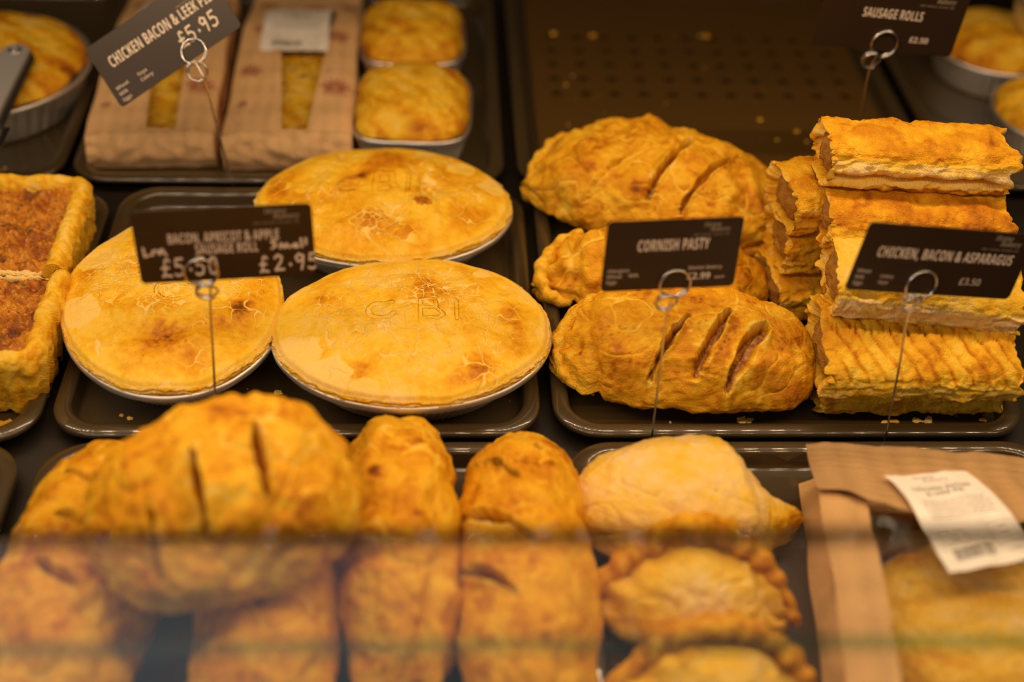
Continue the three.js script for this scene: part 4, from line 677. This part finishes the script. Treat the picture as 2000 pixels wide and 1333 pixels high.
priceCard('small dark card reading BACON, APRICOT & APPLE SAUSAGE ROLL with handwritten prices', [-0.1809, 0.1607, 0.1043], [0.0142, 0.0959, 0.0011], 0.1044, 0.0526, cardTexture(740, 372, (g, w, h) => {
  squiggle(g, 590, 40, 0.95); condensed(g, 'BACON, APRICOT & APPLE', 366, 172, 72, 0.52); condensed(g, 'SAUSAGE ROLL', 374, 232, 72, 0.52);
  pen(g, 30, 186, 48, 11, [[[0, 0], [0.05, 0.95], [0.5, 0.8]], [[0.75, 0.8], [0.8, 0.35], [1.1, 0.3]], [[1.5, 0.3], [1.2, 0.5], [1.4, 0.75], [1.6, 0.2], [1.9, 0.9]]]);
  written(g, '£5.50', 88, 250, 90, 14);
  pen(g, 556, 176, 50, 11, [[[0.5, 0.1], [0.1, 0.2], [0.5, 0.6], [0.1, 0.9]], [[0.8, 0.9], [0.9, 0.4], [1.2, 0.9], [1.35, 0.45], [1.6, 0.9]], [[2.1, 0.5], [1.8, 0.7], [2.1, 0.9], [2.2, 0.5], [2.3, 0.9]], [[2.6, 0], [2.65, 0.9]], [[3.0, 0], [3.0, 0.6]]], 1.0);
  written(g, '£', 500, 262, 80, 14); written(g, '2.95', 560, 256, 82, 14, 0.68);
}));
priceCard('small dark card reading CORNISH PASTY in front of the slashed pasties', [0.0878, 0.1551, 0.1045], [-0.1252, 0.1522, -0.0292], 0.0858, 0.0479, cardTexture(660, 368, (g, w, h) => {
  squiggle(g, 510, 42, 0.85); condensed(g, 'CORNISH PASTY', 330, 160, 80, 0.58); plain(g, ['Allergens', 'Wheat', 'Eggs'], 22, 268, 26, 30); plain(g, ['Milk'], 128, 296, 26, 30); plain(g, ['Market Bakery'], 418, 268, 26, 30); g.font = 'bold 48px sans-serif'; g.fillText('£2.99', 416, 322); plain(g, ['each'], 556, 322, 24, 30);
}));
priceCard('small dark card reading CHICKEN, BACON & ASPARAGUS in front of the sausage roll pile', [0.2554, 0.1517, 0.1059], [-0.0984, 0.2181, -0.1878], 0.1217, 0.0468, cardTexture(860, 332, (g, w, h) => {
  squiggle(g, 700, 40, 0.95); condensed(g, 'CHICKEN, BACON & ASPARAGUS', 440, 160, 70, 0.655); plain(g, ['Wheat', 'Milk', 'Eggs'], 28, 242, 24, 30); plain(g, ['Celery', 'Soya'], 150, 262, 24, 30); g.font = '46px sans-serif'; g.fillText('£3.50', 560, 272);
}));
priceCard('small dark card reading SAUSAGE ROLLS above the top sausage roll', [0.2998, 0.165, -0.1982], [-0.0542, 0.093, -0.1158], 0.1194, 0.0537, cardTexture(836, 376, (g, w, h) => {
  squiggle(g, 660, 46, 0.98); condensed(g, 'SAUSAGE ROLLS', 420, 186, 76, 0.62); g.font = 'bold 46px sans-serif'; g.fillStyle = INK; g.textAlign = 'left'; g.fillText('£2.50', 560, 312);
}));
priceCard('small tilted dark card reading CHICKEN BACON & LEEK PIE with handwritten price', [-0.2665, 0.1419, -0.1937], [-0.6957, -0.1406, 0.5755], 0.1130, 0.0542, cardTexture(790, 380, (g, w, h) => {
  squiggle(g, 640, 46, 0.95); condensed(g, 'CHICKEN BACON & LEEK PIE', 404, 172, 90, 0.545); plain(g, ['Wheat', 'Milk', 'Eggs'], 30, 290, 28, 36); plain(g, ['Soya', 'Celery'], 170, 290, 28, 36); written(g, '£5.95', 455, 214, 84, 13, 0.66);
}));
cardHolder('wire card holder with a curled clip holding the BACON, APRICOT & APPLE card', [-0.2000, 0.0, 0.1168], [-0.1809, 0.1607, 0.1043], [0.0142, 0.0959, 0.0011], [-0.0162, -0.0194], [-0.0144, -0.0345], 0.0100, 0.0066);
cardHolder('wire card holder with a curled clip holding the CORNISH PASTY card', [0.0885, 0.0, 0.1168], [0.0878, 0.1551, 0.1045], [-0.1252, 0.1522, -0.0292], [0.0040, -0.0202], [0.0004, -0.0335], 0.0098, 0.0066);
cardHolder('wire card holder with a curled clip holding the CHICKEN, BACON & ASPARAGUS card', [0.2480, 0.0, 0.1168], [0.2554, 0.1517, 0.1059], [-0.0984, 0.2181, -0.1878], [-0.0087, -0.0168], [-0.0097, -0.0300], 0.0105, 0.0066);
cardHolder('wire card holder with a curled clip holding the SAUSAGE ROLLS card', [0.290, 0.0, -0.184], [0.2998, 0.165, -0.1982], [-0.0542, 0.093, -0.1158], [0.0003, -0.0206], [-0.0060, -0.0352], 0.0108, 0.0072);
cardHolder('wire card holder with a curled clip holding the tilted CHICKEN BACON & LEEK PIE card', [-0.222, 0.0, -0.184], [-0.2665, 0.1419, -0.1937], [-0.6957, -0.1406, 0.5755], [0.0146, -0.0226], [0.0085, -0.0372], 0.0096, 0.0072);

// ------------------------------------------------------------------ crumbs
function crumbGeometry(seed, s) { const g = new THREE.IcosahedronGeometry(s, 1), P = g.attributes.position; for (let i = 0; i < P.count; i++) { const x = P.getX(i), y = P.getY(i), z = P.getZ(i), k = 1 + 0.6 * N3(x / s * 1.3 + seed, y / s * 1.3, z / s * 1.3); P.setXYZ(i, x * k * 1.3, y * k * 0.45, z * k); } g.computeVertexNormals(); return g; }
function crumbs(label, x0, x1, z0, z1, y, n, seed, list = []) {
  const r = rng(seed), mat = new THREE.MeshStandardMaterial({ color: 0xffffff, roughness: 0.7 });
  const im = new THREE.InstancedMesh(crumbGeometry(seed, 0.001), mat, n + list.length); im.name = numbered('pastry_crumbs'); im.userData = { label, category: 'crumbs', kind: 'stuff' }; im.castShadow = im.receiveShadow = true;
  const m = new THREE.Matrix4(), q = new THREE.Quaternion(), c = new THREE.Color();
  for (let i = 0; i < n + list.length; i++) {
    const e = list[i - n], s = e ? e[2] : 0.35 + 1.1 * Math.pow(r(), 4); q.setFromEuler(new THREE.Euler(0, r() * TAU, 0));
    m.compose(new THREE.Vector3(e ? e[0] : mix(x0, x1, r()), y + 0.0003 * s, e ? e[1] : mix(z0, z1, r())), q, new THREE.Vector3(s, s, s)); im.setMatrixAt(i, m);
    const k = bakeColor(0.1 + 0.45 * r()); c.setRGB(k[0], k[1], k[2]); im.setColorAt(i, c);
  }
  scene.add(im); return im;
}
crumbs('tiny pastry crumbs scattered on the tray with the oval pies', -0.285, 0.0, -0.15, 0.09, 0.0037, 70, 91, [[-0.262, 0.088, 1.6], [-0.268, 0.085, 1.2], [-0.232, 0.0875, 2.4], [-0.2, 0.09, 1.2], [-0.188, 0.088, 1.3], [-0.165, 0.062, 2.2], [-0.158, 0.075, 2.2], [-0.152, 0.0745, 1.8]]);
crumbs('tiny pastry crumbs scattered on the tray with the slashed pasties and sausage rolls', 0.05, 0.33, -0.15, 0.09, 0.0037, 90, 92, [[0.155, 0.0915, 3.2], [0.16, 0.0905, 2.2], [0.105, 0.0925, 1.0], [0.262, 0.0915, 2.2], [0.278, 0.0905, 2.4], [0.286, 0.0905, 2.6], [0.255, 0.092, 1.8], [0.325, 0.09, 1.8], [0.197, -0.01, 2.4], [0.205, -0.004, 2.0], [0.19, 0.0, 1.5], [0.212, 0.002, 1.6]]);
crumbs('tiny pastry crumbs scattered in the empty perforated tray', 0.045, 0.34, -0.48, -0.23, 0.008, 34, 93, [[0.037, -0.244, 2.4], [0.052, -0.243, 2.4], [0.053, -0.236, 1.8], [0.332, -0.30, 3], [0.27, -0.29, 2.2], [0.24, -0.31, 2], [0.10, -0.472, 3], [0.215, -0.474, 3], [0.06, -0.475, 2.6]]);
crumbs('tiny pastry crumbs scattered on the tray below the quiche', -0.40, -0.34, 0.085, 0.09, 0.0037, 6, 94, [[-0.345, 0.094, 3.4], [-0.341, 0.091, 1.6]]);
crumbs('tiny pastry crumbs scattered on the tray in front of the round pie', -0.44, -0.41, -0.225, -0.212, 0.0037, 5, 95, [[-0.425, -0.2125, 5.5], [-0.41, -0.2125, 3]]);
crumbs('tiny pastry crumbs scattered on the tray with the pale pasty', 0.055, 0.33, 0.145, 0.39, 0.0037, 30, 96);

scene.traverse(o => { if (o.isMesh) { o.castShadow = true; o.receiveShadow = true; } });
renderer.render(scene, camera);
